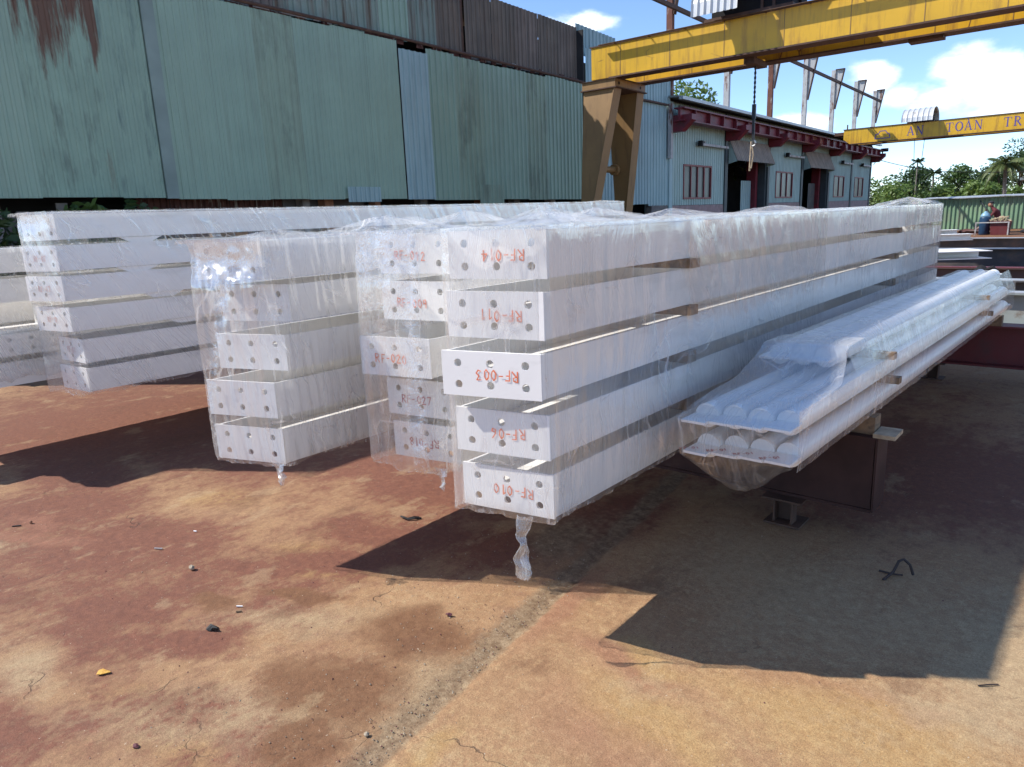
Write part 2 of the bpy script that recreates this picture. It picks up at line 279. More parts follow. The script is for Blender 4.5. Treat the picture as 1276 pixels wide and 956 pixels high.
def groundmat():
    m, nt, N, L, out = nodes('stained_concrete')
    p = N.new('ShaderNodeBsdfPrincipled'); L.new(p.outputs[0], out.inputs[0]); p.inputs['Specular IOR Level'].default_value = .25
    tc = N.new('ShaderNodeTexCoord')
    at = N.new('ShaderNodeAttribute'); at.attribute_name = 'zones'; sep = N.new('ShaderNodeSeparateColor'); L.new(at.outputs['Color'], sep.inputs[0])
    a2 = N.new('ShaderNodeAttribute'); a2.attribute_name = 'zones2'; sep2 = N.new('ShaderNodeSeparateColor'); L.new(a2.outputs['Color'], sep2.inputs[0])
    def nz(sc, det=6, rough=.6, st=(1, 1, 1), dist=0):
        mp = N.new('ShaderNodeMapping'); mp.inputs['Scale'].default_value = st; mp.inputs['Rotation'].default_value = (0, 0, R(8)); L.new(tc.outputs['Object'], mp.inputs[0])
        n = N.new('ShaderNodeTexNoise'); n.inputs['Scale'].default_value = sc; n.inputs['Detail'].default_value = det; n.inputs['Roughness'].default_value = rough; n.inputs['Distortion'].default_value = dist
        L.new(mp.outputs[0], n.inputs['Vector']); return n.outputs['Fac']
    def mt(op, a, b, clamp=False):
        q = N.new('ShaderNodeMath'); q.operation = op; q.use_clamp = clamp
        for i, v in enumerate((a, b)):
            if isinstance(v, (int, float)): q.inputs[i].default_value = v
            else: L.new(v, q.inputs[i])
        return q.outputs[0]
    def rng(v, a, b, c=0, d=1):
        r = N.new('ShaderNodeMapRange'); L.new(v, r.inputs['Value'])
        for k, x in zip(('From Min', 'From Max', 'To Min', 'To Max'), (a, b, c, d)): r.inputs[k].default_value = x
        return r.outputs[0]
    def mix(f, A, B):
        x = N.new('ShaderNodeMix'); x.data_type = 'RGBA'; 
        if isinstance(f, (int, float)): x.inputs[0].default_value = f
        else: L.new(f, x.inputs[0])
        for i, v in ((6, A), (7, B)):
            if isinstance(v, tuple): x.inputs[i].default_value = rgba(v)
            else: L.new(v, x.inputs[i])
        return x.outputs[2]
    fine = nz(24, 9, .74); mid = nz(4.5, 9, .66, (1, .6, 1)); big = nz(1.6, 5); grit = nz(150, 4, .75); streaky = nz(13, 10, .76, (1, .62, 1), .15)
    edge = mt('ADD', mt('ADD', mt('MULTIPLY', mid, .34), mt('MULTIPLY', streaky, .30)), mt('MULTIPLY', fine, .36))
    base = mix(rng(edge, .38, .62), (.315, .178, .090), (.445, .278, .148))
    base = mix(mt('MULTIPLY', rng(fine, .50, .66), .65), base, (.49, .345, .18))
    base = mix(mt('MULTIPLY', rng(streaky, .52, .68), .5), base, (.19, .088, .042))
    def zone(cur, ch, c1, c2, w=.10, noise=fine, k=.55, mul=1):
        v = mt('ADD', ch, mt('MULTIPLY', mt('SUBTRACT', noise, .5), k))
        f = mt('MULTIPLY', rng(v, .5-w, .5+w), mul)
        return mix(f, cur, mix(rng(fine, .36, .64), c1, c2))
    cur = base
    cur = zone(cur, sep.outputs[2], (.39, .235, .092), (.48, .32, .143), .24, edge, 1.6, .8)
    cur = zone(cur, sep2.outputs[0], (.36, .255, .145), (.49, .365, .21), .22, edge, 1.7, .85)
    cur = zone(cur, sep.outputs[0], (.122, .038, .028), (.21, .075, .049), .16, edge, 2.3, .92)
    cur = zone(cur, sep.outputs[1], (.135, .058, .026), (.215, .105, .052), .15, edge, 1.3, .92)
    cur = zone(cur, sep2.outputs[1], (.25, .105, .065), (.34, .16, .10), .24, edge, 1.7, .65)
    cur = zone(cur, sep2.outputs[2], (.12, .075, .042), (.36, .27, .165), .2, edge, 1.7, .85)
    cur = mix(mt('MULTIPLY', rng(nz(2.6, 10, .7, (1, .6, 1)), .56, .64), .45), cur, (.13, .055, .032))
    cur = mix(mt('MULTIPLY', rng(nz(3.4, 10, .72, (1, .6, 1)), .57, .63), .35), cur, (.46, .34, .19))
    sp = nz(75, 3, .75)
    cur = mix(mt('MULTIPLY', rng(sp, .70, .76), .8), cur, (.06, .035, .025))
    cur = mix(mt('MULTIPLY', rng(nz(60, 3, .7), .685, .73), .75), cur, (.66, .56, .42))
    cur = mix(rng(grit, .32, .68, .0, .42), cur, (.14, .08, .045))
    vo = N.new('ShaderNodeTexVoronoi'); vo.feature = 'DISTANCE_TO_EDGE'; vo.inputs['Scale'].default_value = 1.7
    wv = N.new('ShaderNodeVectorMath'); wv.operation = 'ADD'; L.new(tc.outputs['Object'], wv.inputs[0]); nn = N.new('ShaderNodeTexNoise'); nn.inputs['Scale'].default_value = 4; nn.inputs['Detail'].default_value = 6
    sc_ = N.new('ShaderNodeVectorMath'); sc_.operation = 'SCALE'; sc_.inputs['Scale'].default_value = .35; L.new(tc.outputs['Object'], nn.inputs['Vector']); L.new(nn.outputs['Color'], sc_.inputs[0]); L.new(sc_.outputs[0], wv.inputs[1]); L.new(wv.outputs[0], vo.inputs['Vector'])
    crack = mt('MULTIPLY', rng(vo.outputs['Distance'], .002, .007, 1, 0), rng(big, .54, .64))
    cur = mix(mt('MULTIPLY', crack, .7), cur, (.06, .04, .03))
    gm = N.new('ShaderNodeMix'); gm.data_type = 'RGBA'; gm.blend_type = 'MULTIPLY'; gm.inputs[0].default_value = 1; L.new(cur, gm.inputs[6]); L.new(rng(mt('ADD', mt('MULTIPLY', nz(40, 8, .82), .38), mt('MULTIPLY', nz(260, 3, .8), .62)), .36, .64, .66, 1.30), gm.inputs[7]); cur = gm.outputs[2]
    L.new(cur, p.inputs['Base Color'])
    L.new(rng(fine, .3, .7, .7, .95), p.inputs['Roughness'])
    h = mt('ADD', mt('MULTIPLY', fine, .6), mt('MULTIPLY', grit, .25)); h = mt('SUBTRACT', h, mt('MULTIPLY', crack, .6)); h = mt('ADD', h, mt('MULTIPLY', rng(sp, .66, .76), -.4))
    b = N.new('ShaderNodeBump'); b.inputs['Strength'].default_value = .55; b.inputs['Distance'].default_value = .012; L.new(h, b.inputs['Height']); L.new(b.outputs[0], p.inputs['Normal'])
    return m
M_ground = groundmat()

# ------------------------------------------------------------------ mesh helpers
class MB:
    def __init__(s): s.v = []; s.f = []
    def add(s, vs, fs):
        o = len(s.v); s.v += [tuple(map(float, v)) for v in vs]; s.f += [tuple(i+o for i in f) for f in fs]; return s
    def box(s, x0, x1, y0, y1, z0, z1):
        return s.add([(x0, y0, z0), (x1, y0, z0), (x1, y1, z0), (x0, y1, z0), (x0, y0, z1), (x1, y0, z1), (x1, y1, z1), (x0, y1, z1)],
                     [(3, 2, 1, 0), (4, 5, 6, 7), (0, 1, 5, 4), (1, 2, 6, 5), (2, 3, 7, 6), (3, 0, 4, 7)])
    def prism(s, poly, axis, a, b):
        """extrude a 2-D polygon along axis: 'x' takes (y,z), 'y' takes (x,z), 'z' takes (x,y)"""
        def p(q, t): return {'x': (t, q[0], q[1]), 'y': (q[0], t, q[1]), 'z': (q[0], q[1], t)}[axis]
        n = len(poly)
        return s.add([p(q, a) for q in poly]+[p(q, b) for q in poly], [tuple(range(n-1, -1, -1)), tuple(range(n, 2*n))]+[(i, (i+1) % n, n+(i+1) % n, n+i) for i in range(n)])
    def tube(s, pts, rad, seg=8, caps=True):
        pts = [Vector(p) for p in pts]; n = len(pts); rr = rad if isinstance(rad, (list, tuple)) else [rad]*n
        rings = []; up = Vector((0, 0, 1)); vs = []
        for i, p in enumerate(pts):
            t = (pts[min(i+1, n-1)]-pts[max(i-1, 0)]).normalized()
            a = t.cross(up if abs(t.z) < .95 else Vector((1, 0, 0))).normalized(); b = a.cross(t)
            for k in range(seg):
                q = 2*math.pi*k/seg; vs.append(p+rr[i]*(math.cos(q)*a+math.sin(q)*b))
        fs = [(i*seg+k, i*seg+(k+1) % seg, (i+1)*seg+(k+1) % seg, (i+1)*seg+k) for i in range(n-1) for k in range(seg)]
        if caps: fs += [tuple(range(seg-1, -1, -1)), tuple((n-1)*seg+k for k in range(seg))]
        return s.add(vs, fs)
    def lathe(s, prof, cx, cy, seg=20):
        vs = []; n = len(prof)
        for r, z in prof:
            for k in range(seg):
                q = 2*math.pi*k/seg; vs.append((cx+r*math.cos(q), cy+r*math.sin(q), z))
        fs = [(i*seg+k, i*seg+(k+1) % seg, (i+1)*seg+(k+1) % seg, (i+1)*seg+k) for i in range(n-1) for k in range(seg)]+[tuple(range(seg-1, -1, -1)), tuple((n-1)*seg+k for k in range(seg))]
        return s.add(vs, fs)
    def blob(s, c, r, seed, n=2, rough=.3):
        import bmesh
        bm = bmesh.new(); bmesh.ops.create_icosphere(bm, subdivisions=n, radius=1)
        q = random.Random(seed); vs = [(c[0]+v.co.x*r[0]*(1+q.uniform(-rough, rough)), c[1]+v.co.y*r[1]*(1+q.uniform(-rough, rough)), c[2]+v.co.z*r[2]*(1+q.uniform(-rough, rough))) for v in bm.verts]
        fs = [tuple(v.index for v in f.verts) for f in bm.faces]; bm.free(); return s.add(vs, fs)
    def off(s, d): s.v = [(a+d[0], b+d[1], c+d[2]) for a, b, c in s.v]; return s
def obj(name, mb, m, parent=None, loc=None, smooth=False):
    me = bpy.data.meshes.new(name); me.from_pydata(mb.v, [], mb.f); me.update(); me.materials.append(m)
    if smooth: me.shade_smooth()
    o = bpy.data.objects.new(name, me); COL.objects.link(o)
    if parent: o.parent = parent
    if loc: o.location = loc
    return o
def tag(o, label, cat, group=None, kind=None):
    if label: o['label'] = label
    if cat: o['category'] = cat
    if group: o['group'] = group
    if kind: o['kind'] = kind
    return o
def thing(name, label, cat, loc=(0, 0, 0), rz=0, group=None):
    o = bpy.data.objects.new(name, None); COL.objects.link(o); o.location = loc; o.rotation_euler = (0, 0, rz); o.empty_display_size = .2
    return tag(o, label, cat, group)
def local(mb, o): return mb.off((-o.location.x, -o.location.y, -o.location.z))

# ------------------------------------------------------------------ ground: one sheet to the horizon
def jx(y): return -1.39-.14*y
def axis(lo, hi, step, far):
    a = list(np.arange(lo, hi+1e-6, step)); st = step; x = hi; up = []
    while x < far: st *= 1.25; x += st; up.append(x)
    st = step; x = lo; dn = []
    while x > -far: st *= 1.25; x -= st; dn.append(x)
    return np.array(dn[::-1]+a+up)
def ell(X, Y, cx, cy, rx, ry, rot=0):
    c, s = math.cos(rot), math.sin(rot); dx, dy = X-cx, Y-cy
    return 1.0-np.sqrt(((c*dx+s*dy)/rx)**2+((-s*dx+c*dy)/ry)**2)*.5
def make_ground():
    xs = axis(-6.6, .8, .022, 900); ys = axis(.2, 4.6, .022, 900)
    X, Y = np.meshgrid(xs, ys); wx = X+.30*(fbm(X*2.2, Y*2.2, 1)-.5)+.10*(fbm(X*9, Y*9, 9)-.5); wy = Y+.30*(fbm(X*2.2+50, Y*2.2, 2)-.5)+.10*(fbm(X*9+9, Y*9, 19)-.5)
    near = np.exp(-((X+2.5)**2+(Y-2)**2)/60.)
    Z = (.007*(fbm(X*1.5, Y*1.5, 3)-.5)+.006*(fbm(X*14, Y*14, 4, 5)-.5)+.0035*(fbm(X*45, Y*45, 5, 3)-.5))*near
    dj = X-jx(Y)+.025*(fbm(X*3, Y*7, 30)-.5)
    Z -= .006*np.exp(-(dj/.008)**2)*near+.006*np.where(dj < 0, 1, 0)*np.exp(-(dj/.35)**2)*near
    Z += .006*np.exp(-((dj+.09)/.07)**2)*(fbm(X*30, Y*30, 8, 3)-.35)*near*2
    mx = lambda *a: np.maximum.reduce(a)
    tanm = np.clip(1.7*(mx(ell(wx, wy, -2.38, 1.12, .42, .40), ell(wx, wy, -2.95, .62, .5, .2), ell(wx, wy, -2.15, 1.75, .42, .26), ell(wx, wy, -1.8, 1.3, .25, .5))-.5), 0, 1)
    maroon = mx(ell(wx, wy, -3.85, 1.25, .75, .42, .5), ell(wx, wy, -4.75, 1.2, .7, .42, .3), ell(wx, wy, -3.05, 1.62, .42, .12, .5), ell(wx, wy, -2.66, 1.12, .24, .13, .5),
                ell(wx, wy, -3.2, 1.0, .5, .14, .5), ell(wx, wy, -1.95, 3.05, .3, .55), ell(wx, wy, -2.2, 2.35, .24, .32), ell(wx, wy, -6, 2.6, 2.6, .9), ell(wx, wy, -6.6, 1.8, 1.6, .7), ell(wx, wy, -5.4, 1.5, .8, .35), ell(wx, wy, -3.3, 2.9, 1.3, .5), ell(wx, wy, -1.2, 4.6, 1.5, 1.25), ell(wx, wy, -5, 6, 4, 2.4), ell(wx, wy, -2.75, 1.9, .5, .14, .5), ell(wx, wy, -2.9, 2.2, .5, .16, .5),
                .53+.6*(fbm(X*1.1+7, Y*1.1, 40)-.5)*np.where(dj < 0, 1, .2)+np.where(dj > 0, -.36, 0)-.36*tanm)
    maroon = maroon-np.where(dj > 0, .28, 0)*np.clip((4.3-wy)/1.6, 0, 1)
    far = np.clip((np.hypot(X+2, Y)-7)/6, 0, 1); maroon = np.maximum(maroon-.1*far, .42*far)
    brown = mx(ell(wx, wy, -1.98, 1.22, .27, .20, .6), ell(wx, wy, -1.96, 1.62, .26, .16, .4), ell(wx, wy, -1.82, 1.02, .14, .12), ell(wx, wy, -2.62, 1.56, .20, .05, .5), ell(wx, wy, -2.9, 1.33, .12, .05))
    brown = np.maximum(brown, np.clip(np.hypot(X, Y)-16, 0, 20)*.04)
    yel = mx(ell(wx, wy, -4.05, 1.95, .26, .14, .5), ell(wx, wy, -3.12, 1.86, .18, .06, .5), ell(wx, wy, -.45, 2.1, .45, .2), ell(wx, wy, -.95, 1.75, .25, .1), ell(wx, wy, -2.3, .72, .35, .10), ell(wx, wy, -1.45, 1.25, .05, .16), ell(wx, wy, -2.72, 1.75, .22, .06, .5), ell(wx, wy, -1.1, 2.05, .2, .08), np.where(dj > 0, .30, .2)+.25*(fbm(X*1.4, Y*1.4, 44)-.5))
    pale = mx(ell(wx, wy, -.15, 2.75, .28, .5), ell(wx, wy, -2.5, 1.42, .33, .10, .5), ell(wx, wy, -3.02, .60, .18, .10), ell(wx, wy, -.2, 2.3, .25, .1), ell(wx, wy, -2.2, .82, .5, .14, .6), ell(wx, wy, -1.75, 1.4, .09, .18, .2), ell(wx, wy, -4.4, .85, .35, .05, .4), ell(wx, wy, -.95, 2.9, .7, .5)*.8, .25+.35*(fbm(X*2.2, Y*2.2, 47)-.5))
    pale = np.maximum(pale, np.where(dj > 0, .34, 0)*np.clip((Y-2.4)/1.2, 0, 1))
    pink = mx(ell(wx, wy, -1.60, 2.16, .07, .34, .15), ell(wx, wy, -4.35, .99, .28, .05, .4), ell(wx, wy, -4.6, 1.05, .18, .06), ell(wx, wy, -1.25, 1.95, .25, .07), ell(wx, wy, -1.1, 1.62, .3, .14)*.62, ell(wx, wy, -.6, 2.25, .4, .10)*.6, np.where(dj > 0, .22, 0)+.3*(fbm(X*2.5, Y*2.5, 61)-.5))
    joint = np.where(dj < .02, 1, 0)*(1.0-np.abs(dj+.045)/.13)
    joint = np.maximum(joint, ell(wx, wy, -1.98, 2.72, .18, .28))*np.clip(1.2-np.abs(Y-2)/8, 0, 1)
    nv = X.size; ny, nx = X.shape
    me = bpy.data.meshes.new('ground'); V = np.stack([X, Y, Z], -1).reshape(-1, 3)
    I = np.arange(nv).reshape(ny, nx); F = np.stack([I[:-1, :-1], I[:-1, 1:], I[1:, 1:], I[1:, :-1]], -1).reshape(-1, 4)
    me.vertices.add(nv); me.vertices.foreach_set('co', V.ravel()); me.loops.add(F.size); me.loops.foreach_set('vertex_index', F.ravel().astype(np.int32))
    me.polygons.add(len(F)); me.polygons.foreach_set('loop_start', np.arange(0, F.size, 4, dtype=np.int32)); me.polygons.foreach_set('loop_total', np.full(len(F), 4, dtype=np.int32)); me.update(); me.validate()
    for nm, ch in (('zones', (maroon, brown, yel)), ('zones2', (pale, pink, joint))):
        a = me.color_attributes.new(nm, 'FLOAT_COLOR', 'POINT'); c = np.ones((nv, 4)); 
        for i, q in enumerate(ch): c[:, i] = np.clip(q, 0, 1).ravel()
        a.data.foreach_set('color', c.ravel())
    me.materials.append(M_ground); me.shade_smooth()
    o = bpy.data.objects.new('ground', me); COL.objects.link(o); o['kind'] = 'structure'; o['label'] = 'stained concrete yard floor with maroon, ochre and brown patches'
make_ground()

# ------------------------------------------------------------------ corrugated sheet
def corr(mb, o, s0, s1, z0, z1, pitch=.12, d=.022, axis='y', flip=1, zt=None):
    """ribbed sheet standing in the plane x=o (axis 'y') or y=o (axis 'x'), ribs proud by d; zt gives the top height per position"""
    n = max(1, round((s1-s0)/pitch)); p = (s1-s0)/n; pts = []
    for i in range(n): pts += [(s0+i*p, 0), (s0+i*p+p*.52, 0), (s0+i*p+p*.62, d), (s0+i*p+p*.90, d)]
    pts.append((s1, 0)); vs = []
    for q, e in pts:
        zz = zt(q) if zt else z1
        a, b = (o+flip*e, q) if axis == 'y' else (q, o+flip*e)
        vs += [(a, b, z0), (a, b, zz)]
    return mb.add(vs, [(2*i, 2*i+2, 2*i+3, 2*i+1) for i in range(len(pts)-1)])

# ------------------------------------------------------------------ buildings along the left side
BR = R(2.5); BN = Vector((math.cos(BR), math.sin(BR), 0)); BF = -11*BN
def hall():
    h = thing('factory_hall', 'tall factory hall clad in weathered green corrugated sheets with a rusty upper band', 'building', BF, BR)
    edges = [2.3, 3.15, 3.98, 4.82, 5.58]; x = 5.78
    while x < 10.5: edges.append(x); x += .81
    for i, (a, b) in enumerate([(2.3, 3.1), (3.1, 3.9), (3.9, 4.95), (4.95, 5.58)]):
        o = obj('wall_sheet', corr(MB(), .0, a-.0005, b-.0005, 2.12+rnd.uniform(-.01, .01), 5.13, .115, .012), (M_greens, M_green, M_greenr, M_greens)[i], h)
    obj('cover_strip', MB().box(-.01, .035, 5.585, 5.775, 2.1, 5.13), M_strip, h)
    a = 5.78; k = 0
    while a < 10.60:
        b = min(a+.806, 10.62)
        obj('wall_sheet', corr(MB(), .0+(k % 2)*.003, a-.0005, b-.001, 2.09-.01*(k % 2)+rnd.uniform(-.008, .008), 5.10+rnd.uniform(-.02, .02), .115, .012), (M_green, M_green, M_greend, M_green, M_green, M_green)[k % 6], h); a = b; k += 1
    o = obj('wall_sheet', corr(MB(), .035, 10.62, 11.42, 2.06, 4.95, .16, .03), M_pale, h); o['label'] = 'pale translucent strip sheet'
    a = 11.42; k = 0
    while a < 17.35:
        b = min(a+.85, 17.42)
        obj('wall_sheet', corr(MB(), .004+(k % 2)*.006, a+.003, b-.003, 2.04+rnd.uniform(-.012, .012), 5.04+rnd.uniform(-.03, .03), .17, .028), M_greend if k % 3 == 1 else M_green, h); a = b; k += 1
    o = obj('patch_sheet', corr(MB(), .045, 9.05, 9.86, 2.02, 2.30, .115), M_pale, h); o['label'] = 'small pale patch at the bottom edge'
    obj('patch_sheet', corr(MB(), .05, 12.88, 13.75, 1.94, 2.38, .17), M_greend, h)
    # upper band, set back, then a dark purlin and broken flashing along the joint
    a = 4.0; k = 0
    while a < 12.78:
        b = min(a+.8, 12.80); m = (M_rustg, M_rustg, M_green, M_rustg, M_rust, M_rustg)[k % 6]
        obj('upper_sheet', corr(MB(), -.22+(k % 2)*.006, a+.004, b-.004, 5.19+rnd.uniform(-.02, .02), 6.98, .17, .028), m, h); a = b; k += 1
    obj('open_joint', MB().box(-.30, -.24, 12.80, 12.92, 5.1, 6.75), M_rail, h)
    a = 12.92; k = 0
    while a < 17.45:
        b = min(a+.92, 17.47)
        obj('upper_sheet', corr(MB(), -.20+(k % 2)*.012, a+.008, b-.008, 5.12+rnd.uniform(-.02, .02), 6.9, .15, .022, zt=lambda q, r=rnd.uniform(-.02, .02): 6.56-.02*(q-12.9)+r), M_rust, h); a = b; k += 1
    m = MB().tube([(.02, 2, 5.17), (.02, 9, 5.16), (.02, 17.45, 5.09)], .03, 6); obj('purlin', m, M_rail, h)
    m = MB()
    for i in range(26):
        s = 5+i*.48+rnd.uniform(-.1, .1); m.box(-.1+rnd.uniform(0, .04), -.06, s, s+rnd.uniform(.12, .4), 5.06, 5.14+rnd.uniform(0, .06))
    m = obj('flashing', m, M_rustsl, h); m['kind'] = 'stuff'
    for s, w in ((7.5, .3), (8.05, .5), (8.7, .12), (9.0, .1), (11.55, .22), (13.25, .28), (14.4, .15)):
        obj('daylight_strip', MB().box(-.055, -.045, s, s+w, 5.135, 5.17), M_silver, h)  # pale solid strips stand in for daylight showing through the joint
    obj('end_wall', MB().box(-9, .02, 17.43, 17.47, 0, 6.4), M_gloom, h); obj('end_wall', MB().box(-9, -.30, 1.4, 1.5, 0, 6.6), M_gloom, h)
    obj('roof', MB().add([(-.3, 1.4, 6.95), (-.3, 12.85, 6.72), (-9, 12.85, 7.1), (-9, 1.4, 7.3), (-.3, 12.85, 6.5), (-.3, 17.5, 6.42), (-9, 17.5, 6.8), (-9, 12.85, 6.9)], [(0, 1, 2, 3), (4, 5, 6, 7)]), M_roof, h)
    o = obj('side_sheet', corr(MB(), -.25, 17.5, 19.6, 5.85, 6.6, .2, .03, zt=lambda q: 6.62-.03*(q-17.5)), M_wallb, h)
    # open strip under the sheets
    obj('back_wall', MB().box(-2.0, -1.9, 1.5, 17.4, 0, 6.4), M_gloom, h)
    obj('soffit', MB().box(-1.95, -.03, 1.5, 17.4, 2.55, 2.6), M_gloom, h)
    for s, m_ in ((8.25, M_slat), (8.75, M_brick), (10.0, M_brick), (11.3, M_slat), (13.3, M_brick), (14.6, M_slat), (16.2, M_slat)):
        obj('post', MB().box(-.5, -.3, s, s+rnd.uniform(.14, .26), 0, 2.5), m_, h)
    for i in range(12):
        s = 2.35+i*.165; z = 1.95+rnd.uniform(-.06, .12)
        obj('board', MB().box(-.36+rnd.uniform(-.02, .02), -.33, s, s+.145, .4, z), M_slat, h)
    for i in range(9):
        s = 4.35+i*.13; obj('board', MB().box(-.42, -.39, s, s+.11, .4, 1.82+rnd.uniform(-.06, .06)), M_slat, h)
    for i in range(5):
        s = 5.35+i*.52; obj('old_sheet', corr(MB(), -.5+(i % 2)*.02, s, s+.51, .3, 2.3+rnd.uniform(-.05, .1), .10, .03), M_rustsl, h)
    obj('grey_board', MB().box(-.55, -.52, 7.98, 9.9, .3, 2.15), M_dark, h)
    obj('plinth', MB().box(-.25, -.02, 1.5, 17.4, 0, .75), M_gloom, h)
hall()

def workshop():
    w = thing('workshop', 'low pale green workshop with red runway beam, windows and two open doorways', 'building', BF, BR)
    for a, b, z0, z1 in ((17.5, 18.4, 1.85, 5.0), (18.4, 19.3, 1.85, 5.0), (19.3, 20.25, 1.85, 5.0), (20.25, 21.2, 1.86, 4.92), (21.2, 22.62, 1.8, 4.92), (17.5, 20.2, 5.02, 5.95), (20.2, 22.62, 4.95, 5.95)):
        obj('wall_sheet', corr(MB(), .02 if z0 < 2 else .05, a+.006, b-.006, z0, z1, .19, .025), M_wallb, w)
    obj('ledge', MB().box(.05, .14, 20.1, 22.4, 4.92, 4.97), M_rail, w)
    obj('downpipe', MB().box(.08, .2, 22.42, 22.58, 3.3, 5.0), M_post, w)
    obj('low_wall', MB().box(-.18, .0, 17.5, 19.9, 0, 1.78), M_gloom, w); obj('low_wall', MB().box(-.18, .03, 21.4, 22.7, 0, 1.82), M_slat, w)
    obj('back_wall', MB().box(-.9, -.85, 17.5, 22.6, 0, 5.9), M_gloom, w)
    bays = [22.7+4.8*i for i in range(7)]
    door = {1, 3}
    for i in range(6):
        a, b = bays[i]+.14, bays[i+1]-.14
        if i in door:
            obj('wall_sheet', corr(MB(), 0, a, b, 4.18, 5.1, .2, .025), M_wall, w)
            d = obj('door_lining', MB().box(-.35, .0, a, a+.12, 0, 4.18).box(-.35, .0, b-.12, b, 0, 4.18).box(-.35, 0, a+.12, b-.12, 4.1, 4.18), M_col, w)
            o = obj('awning', corr(MB(), 0, a+.1, b-.1, 0, .01, .2, .02), M_awn, w)
            me = o.data
            for v in me.vertices:
                e = v.co.x; t = 1 if v.co.z > .005 else 0
                v.co = (.06+(1-t)*.34+e*.6, v.co.y, 4.22-(1-t)*.82+e*.6)
            [obj('awning_side', MB().prism([(.05, 4.2), (.39, 3.38), (.05, 3.3)], 'y', q-.006, q+.006), M_wall, w) for q in (a+.09, b-.09)]
            obj('door_leaf', corr(MB(), -.5, b-1.6, b-.5, 0, 2.75, .22, .03), M_pale if i == 1 else M_dark, w)
            obj('door_post', MB().box(-.7, -.3, b-.45, b-.2, 0, 4.1), M_redbeam, w)
            obj('workbench', MB().box(-3.6, -2.8, a+1, a+2.4, 0, 1.5).box(-3.3, -2.9, a+1.3, a+1.8, 1.5, 2.1), M_slat, w)
        else:
            sp = {0: (23.75, 26.15, 4), 2: (33.35, 35.75, 3), 4: (43.0, 45.2, 2), 5: (47.6, 49.8, 2)}[i]; z0, z1 = 2.0, 3.17
            obj('wall_sheet', corr(MB(), 0, a, sp[0], 1.8, 5.1, .2, .025), M_wall, w); obj('wall_sheet', corr(MB(), 0, sp[1], b, 1.8, 5.1, .2, .025), M_wall, w)
            obj('wall_sheet', corr(MB(), 0, sp[0], sp[1], 1.8, z0, .2, .025), M_wall, w); obj('wall_sheet', corr(MB(), 0, sp[0], sp[1], z1, 5.1, .2, .025), M_wall, w)
            t = .06
            win = obj('window', MB().box(-.03, .05, sp[0], sp[1], z0, z0+t).box(-.03, .05, sp[0], sp[1], z1-t, z1).box(-.03, .048, sp[0], sp[0]+t, z0+t, z1-t).box(-.03, .048, sp[1]-t, sp[1], z0+t, z1-t), M_frame, w)
            n = sp[2]; q = (sp[1]-sp[0]-2*t)/n
            for k in range(n):
                y0 = sp[0]+t+k*q
                obj('pane', MB().box(-.01, .0, y0+.03, y0+q-.03, z0+t, z1-t), M_glass, win)
                if k: obj('mullion', MB().box(-.02, .04, y0-.03, y0+.03, z0+t, z1-t), M_frame, win)
            obj('plinth', MB().box(-.15, .03, a, b, 0, 1.79), M_plinth, w)
            obj('tube_lamp', MB().box(.12, .22, sp[0]+1.15, min(sp[1]+1.15, b), 3.82, 3.9).box(.02, .2, sp[0]+1.4, sp[0]+1.46, 3.9, 3.98), M_post, w)
            obj('lamp_cap', MB().box(.1, .24, sp[0]+1.0, sp[0]+1.15, 3.8, 3.98), M_black, w)
    for i, b in enumerate(bays):
        obj('column', MB().box(-.2, .07, b-.13, b+.13, 0, 5.1), M_col if i else M_wallb, w)
        obj('bracket', MB().prism([(.07, 4.62), (.85, 4.62), (.85, 4.45), (.5, 4.12), (.07, 4.12)], 'y', b-.16, b+.16), M_redbeam, w)
        # old crane posts standing on the roof
        m_ = M_postr if i in (0, 2) else M_post
        top = 8.42 if i else 9.6
        p = obj('roof_post', MB().box(-.1, .1, b-.085, b+.085, 5.2, top), m_, w)
        g = MB().prism([(.1, top), (.50, top), (.48, top-.12), (.14, top-1.9), (.1, top-1.9)], 'y', b-.03, b+.03)
        obj('gusset_head', g, M_post if i else M_postr, p)
        gm = MB().prism([(.1, top), (.53, top), (.53, top+.03), (.1, top+.03)], 'y', b-.12, b+.12).prism([(.50, top-.0), (.53, top-.0), (.16, top-1.92), (.13, top-1.92)], 'y', b-.09, b+.09)
        obj('head_flange', gm, M_rail, p)
    obj('roof_rail', MB().box(.26, .36, 17, 51.6, 7.72, 7.84), M_rail, w)
    m = MB().box(.44, .52, 22.4, 51.7, 4.46, 4.80).box(.30, .66, 22.4, 51.7, 4.80, 4.84).box(.30, .66, 22.4, 51.7, 4.42, 4.46); obj('runway_beam', m, M_redbeam, w)
    s = 23.3
    while s < 51.6:
        obj('stiffener', MB().box(.523, .65, s, s+.03, 4.463, 4.797), M_redbeam, w); s += 1.2
    obj('runway_rail', MB().box(.45, .51, 22.4, 51.7, 4.843, 4.90), M_rail, w)
    obj('roof', MB().prism([(.42, 5.16), (.42, 5.22), (-6, 5.75), (-12, 5.1), (-12, 5.0), (-6, 5.65)], 'y', 22.5, 51.8), M_roof, w)
    obj('gutter', MB().box(.42, .56, 22.5, 51.8, 5.09, 5.19), M_galv, w)
    obj('black_band', MB().box(.0, .03, 22.6, 51.6, 5.1, 5.17), M_black, w)  # plain black strip between wall top and roof
    obj('end_wall', MB().box(-12, -.2, 51.4, 51.5, 0, 5.0), M_wall, w); obj('end_wall', MB().box(-12, -.2, 22.62, 22.7, 0, 5.0), M_wall, w); obj('rear_wall', MB().box(-12, -11.9, 22.7, 51.4, 0, 5.0), M_gloom, w)
    obj('rear_partition', MB().box(-5.1, -5, 22.75, 51.3, 0, 5.0), M_gloom, w)
